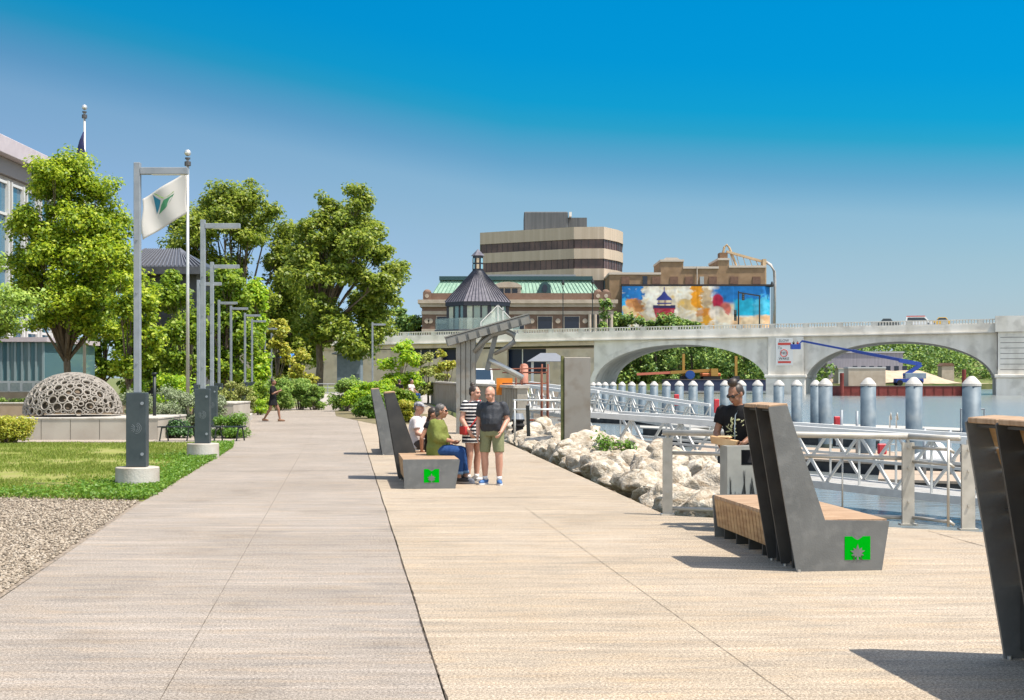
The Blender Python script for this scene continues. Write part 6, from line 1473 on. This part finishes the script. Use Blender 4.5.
# ---------------------------------------------------------------- barges, lift, crane under the arches
BRED = mat('barge_red',(.16,.035,.03),(.24,.06,.05),.6,.8,c3=(.10,.03,.025),s3=1,k3=.6)
Dg = 286; o = G(902,Dg,WZ); t = thing('red_barge','rust red work barge floating under the right arch','barge',o)
gx = lambda px: X(px,Dg)-o.x; gz = lambda py: Z(py,Dg)-WZ
b = MB(); b.box(gx(840),gx(963),0,14,-.5,gz(386.5)); b.build('hull', BRED, t); b = MB(); b.box(gx(840)-.1,gx(963)+.1,-.1,14.1,gz(386.4),gz(386)); b.build('deck', mat('barge_deck',(.12,.09,.08),rough=.9), t)
for p,yt in ((841.5,373),(963.5,369.5)):
    b = MB(); b.cyl((gx(p),-.3,-.4),(gx(p),-.3,gz(yt)),.42,.42,12); b.build('spud_post', BRED, t)
b = MB()
for i in range(14): x_ = gx(842)+i*(gx(962)-gx(842))/13; b.box(x_-.08,x_+.08,-.06,-.003,.2,gz(386.6))
b.build('rib', mat('barge_rib',(.10,.025,.02),rough=.8), t)
t = thing('deck_crate','tan site office box standing on the barge left of the blue lift','site box',G(868,289,gz(386)+WZ)); b = MB(); w_ = X(884,289)-X(845,289)
b.box(-w_/2,w_/2*.9,0,4,.02,3.6); b.build('body', mat('crate_tan',(.44,.36,.27),(.52,.44,.34),.8,.85), t); b = MB(); b.box(-w_/2-.1,w_/2*.9+.1,-.1,4.1,3.61,3.9); b.build('roof', mat('crate_roof',(.5,.5,.48),rough=.7), t)
BLUE = mat('lift_blue',(.005,.045,.30),(.01,.06,.38),2,.4); 
lo_ = G(905,292,gz(386)+WZ+.0); t = thing('boom_lift','blue articulated boom lift on the barge reaching to the bridge pier','boom lift',lo_)
lx = lambda px,py,y=0: V((X(px,292)-lo_.x,y,Z(py,292)-lo_.z))
b = MB(); b.box(lx(895,0).x,lx(922,0).x,-1.2,1.2,.7,1.5); b.build('chassis', BLUE, t)
for p in (898,918):
    for y_ in (-1.3,1.3): b = MB(); b.cyl((lx(p,0).x,y_-.3,.62),(lx(p,0).x,y_+.3,.62),.6,.6,18); b.build('wheel', TYRE, t)
b = MB(); b.box(lx(904,0).x,lx(925,0).x,-1.0,1.0,1.52,lx(0,373).z); b.bevel(.12,2); b.build('turret', mat('lift_grey_blue',(.20,.27,.33),(.28,.34,.40),1,.5), t)
b = MB(); b.bar(lx(904,376),lx(921,364.5),.7,.8); b.build('lower_boom', BLUE, t); b = MB(); b.bar(lx(921,364.5),lx(899,360.5),.6,.75); b.build('mid_boom', BLUE, t)
tip = P(802,341,309)-lo_
b = MB(); b.bar(lx(919,363.5),lx(919,363.5).lerp(tip,.55),.55,.62); b.build('upper_boom', BLUE, t); b = MB(); b.bar(lx(919,363.5).lerp(tip,.5),tip,.38,.42); b.build('extension_boom', BLUE, t)
bk = P(795.5,346.5,309)-lo_
b = MB(); b.bar(tip,bk+V((.6,0,.3)),.25); b.build('jib', BLUE, t)
b = MB(); b.box(bk.x-1.0,bk.x+1.0,bk.y-.6,bk.y+.6,bk.z-.6,bk.z-.5)
for x_ in (-1,1): b.box(bk.x+x_-.05,bk.x+x_+.05,bk.y-.6,bk.y+.6,bk.z-.49,bk.z+.55)
b.box(bk.x-.94,bk.x+.94,bk.y-.6,bk.y-.52,bk.z-.49,bk.z+.5); b.box(bk.x-.94,bk.x+.94,bk.y+.52,bk.y+.6,bk.z-.49,bk.z+.5); b.build('basket', BLUE, t)
for dx,lab,m_ in ((-.45,'worker in dark clothing standing in the blue lift basket',BLACK),(.45,'worker in a red top standing in the blue lift basket',RED)):
    p_ = lo_+bk+V((dx,0,-.49)); person(lab, p_, R(150), 1.0, dict(elL=(.22,-.12,1.12), wrL=(.15,-.32,1.10)), skin='tan', top=dict(m=m_,hem=-.1,sl=.9,g=.02), bottom=dict(m=DENIM,len=1.8,name='trousers'), shoes=(BLACK,BLACK), hair=(DKHAIR,SHORTH()), vox=.03)
Dg2 = 400; o = G(718,Dg2,WZ); t = thing('navy_barge','dark navy barge moored beyond the left arch','barge',o); gx2 = lambda px: X(px,Dg2)-o.x; gz2 = lambda py: Z(py,Dg2)-WZ
b = MB(); b.box(gx2(668),gx2(768),0,16,-.5,gz2(380)); b.build('hull', mat('barge_navy',(.012,.018,.05),(.02,.03,.07),.5,.6), t); b = MB(); b.box(gx2(668),gx2(768),-.12,16.1,gz2(379.9),gz2(379.2)); b.build('deck', mat('barge_deck',(.12,.09,.08)), t)
for p,yt in ((683.5,354),(736,356)):
    q = thing('spud_pole','yellow barge spud pole, %s of two under the left arch' % ('left' if p < 700 else 'right'),'pole',G(p,Dg2+5,WZ),0,'yellow spud poles of the navy barge')
    b = MB(); b.box(-.36,.36,-.36,.36,-1,Z(yt,Dg2+5)-WZ); b.build('pole', mat('spud_yellow',(.38,.20,.03),(.46,.26,.04),1,.6), q); b = MB(); b.box(-.9,.9,-.9,.9,Z(381,Dg2+5)-WZ,Z(376,Dg2+5)-WZ); b.build('collar', FLOAT, q)
o = G(718,Dg2,gz2(379.2)+WZ); t = thing('crane','orange crawler crane with its boom laid low on the barge','crane',o); cx_ = lambda px,py: V((X(px,Dg2)-o.x,4,Z(py,Dg2)-o.z))
ORG = mat('crane_orange',(.50,.11,.015),(.56,.14,.03),1,.5)
b = MB(); b.box(cx_(703,0).x,cx_(722,0).x,2,7,.8,cx_(0,373).z); b.bevel(.2,1); b.build('house', ORG, t); b = MB(); b.box(cx_(712,0).x,cx_(719,0).x,1.5,3.5,.9,cx_(0,368.5).z); b.build('cab', mat('crane_yellow',(.42,.23,.04),rough=.5), t)
b = MB(); b.box(cx_(704,0).x,cx_(721,0).x,1.2,2.2,.0,.8); b.box(cx_(704,0).x,cx_(721,0).x,6.8,7.8,.0,.8); b.build('track', TYRE, t)
b = MB(); b.bar(cx_(718,370),cx_(672,372.5),1.0,.9); b.build('boom', mat('crane_yellow',(.42,.23,.04)), t); b = MB(); b.bar(cx_(675,372.3),cx_(638,374.2),.8,.7); b.build('jib', mat('jib_red',(.62,.17,.10),rough=.6), t)
t = thing('cable_reel','round blue cable reel standing on the navy barge','reel',G(691,Dg2-0,gz2(379.2)+WZ))
for y_ in (1,3): b = MB(); b.cyl((0,y_,1.25),(0,y_+.3,1.25),1.25,1.25,20); b.build('flange', mat('reel_blue',(.01,.07,.28),rough=.5), t)
b = MB(); b.cyl((0,1.3,1.25),(0,3,1.25),.8,.8,16); b.build('drum', mat('reel_drum',(.05,.1,.3),rough=.7), t)
t = thing('warehouse','long grey corrugated shed on the far bank under the right arch','building',G(865,490)); w_ = (X(902,490)-X(826,490))/2
b = MB(); b.box(-w_,w_,0,20,-.3,Z(353,490)); b.build('wall', mat('shed_grey',(.26,.25,.29),(.33,.32,.36),.4,.8,stretch=(4,4,.3)), t); b = MB(); b.box(-w_-.4,w_+.4,-.4,20.4,Z(352.9,490),Z(351.5,490)); b.build('roof', mat('shed_roof',(.42,.42,.45),rough=.7), t)
for i in range(7): b = MB(); b.box(-w_+9+i*2.9,-w_+10.6+i*2.9,-.08,.02,1.5,Z(366,490)); b.build('window', MATS['dark_glass'], t)
t = thing('storage_tank','pale low storage building between the shed and the barge','building',G(860,470)); b = MB(); w_ = (X(883,470)-X(840,470))/2; b.box(-w_,w_,0,8,-.3,Z(369,470)); b.build('wall', mat('tank_pale',(.52,.52,.50),(.58,.58,.56),1,.7), t); b = MB(); b.box(-w_-.2,w_+.2,-.2,8.2,Z(368.9,470),Z(368,470)); b.build('roof', TANL, t)
t = thing('bank_house','small cream house on the wooded slope under the right arch','house',G(948,500,1.0)); b = MB(); b.box(-2.2,2.2,0,5,-1,Z(366,500)-1); b.build('wall', CREAM, t); b = MB(); b.prism([(-2.5,Z(365.9,500)-1),(2.5,Z(365.9,500)-1),(1.4,Z(363,500)-1),(-1.4,Z(363,500)-1)],-.3,5.3); b.build('roof', DKW, t)
# sand heap and shingle bank
b = MB(); n1, n2 = 60, 14; gv = {}
for i in range(n1+1):
    for j in range(n2+1):
        u, v = i/n1, j/n2; x = X(800,475)+(X(1000,475)-X(800,475))*u; y = 468+24*v; e = min(1,max(0,(u-.16)/.12))*min(1,max(0,(.80-u)/.16)); h = 4.6*e*math.sin(math.pi*min(1,v*.7+.02))+.5*mnoise.noise((x*.2,y*.2,1))
        gv[i,j] = b.bm.verts.new((x,y,h-.1))
for i in range(n1):
    for j in range(n2): b.bm.faces.new((gv[i,j],gv[i+1,j],gv[i+1,j+1],gv[i,j+1]))
tag(b.build('sand_heap', mat('sand',(.46,.36,.25),(.56,.45,.33),.5,.95,bump=.6,bscale=1.5), None, True), kind='stuff')
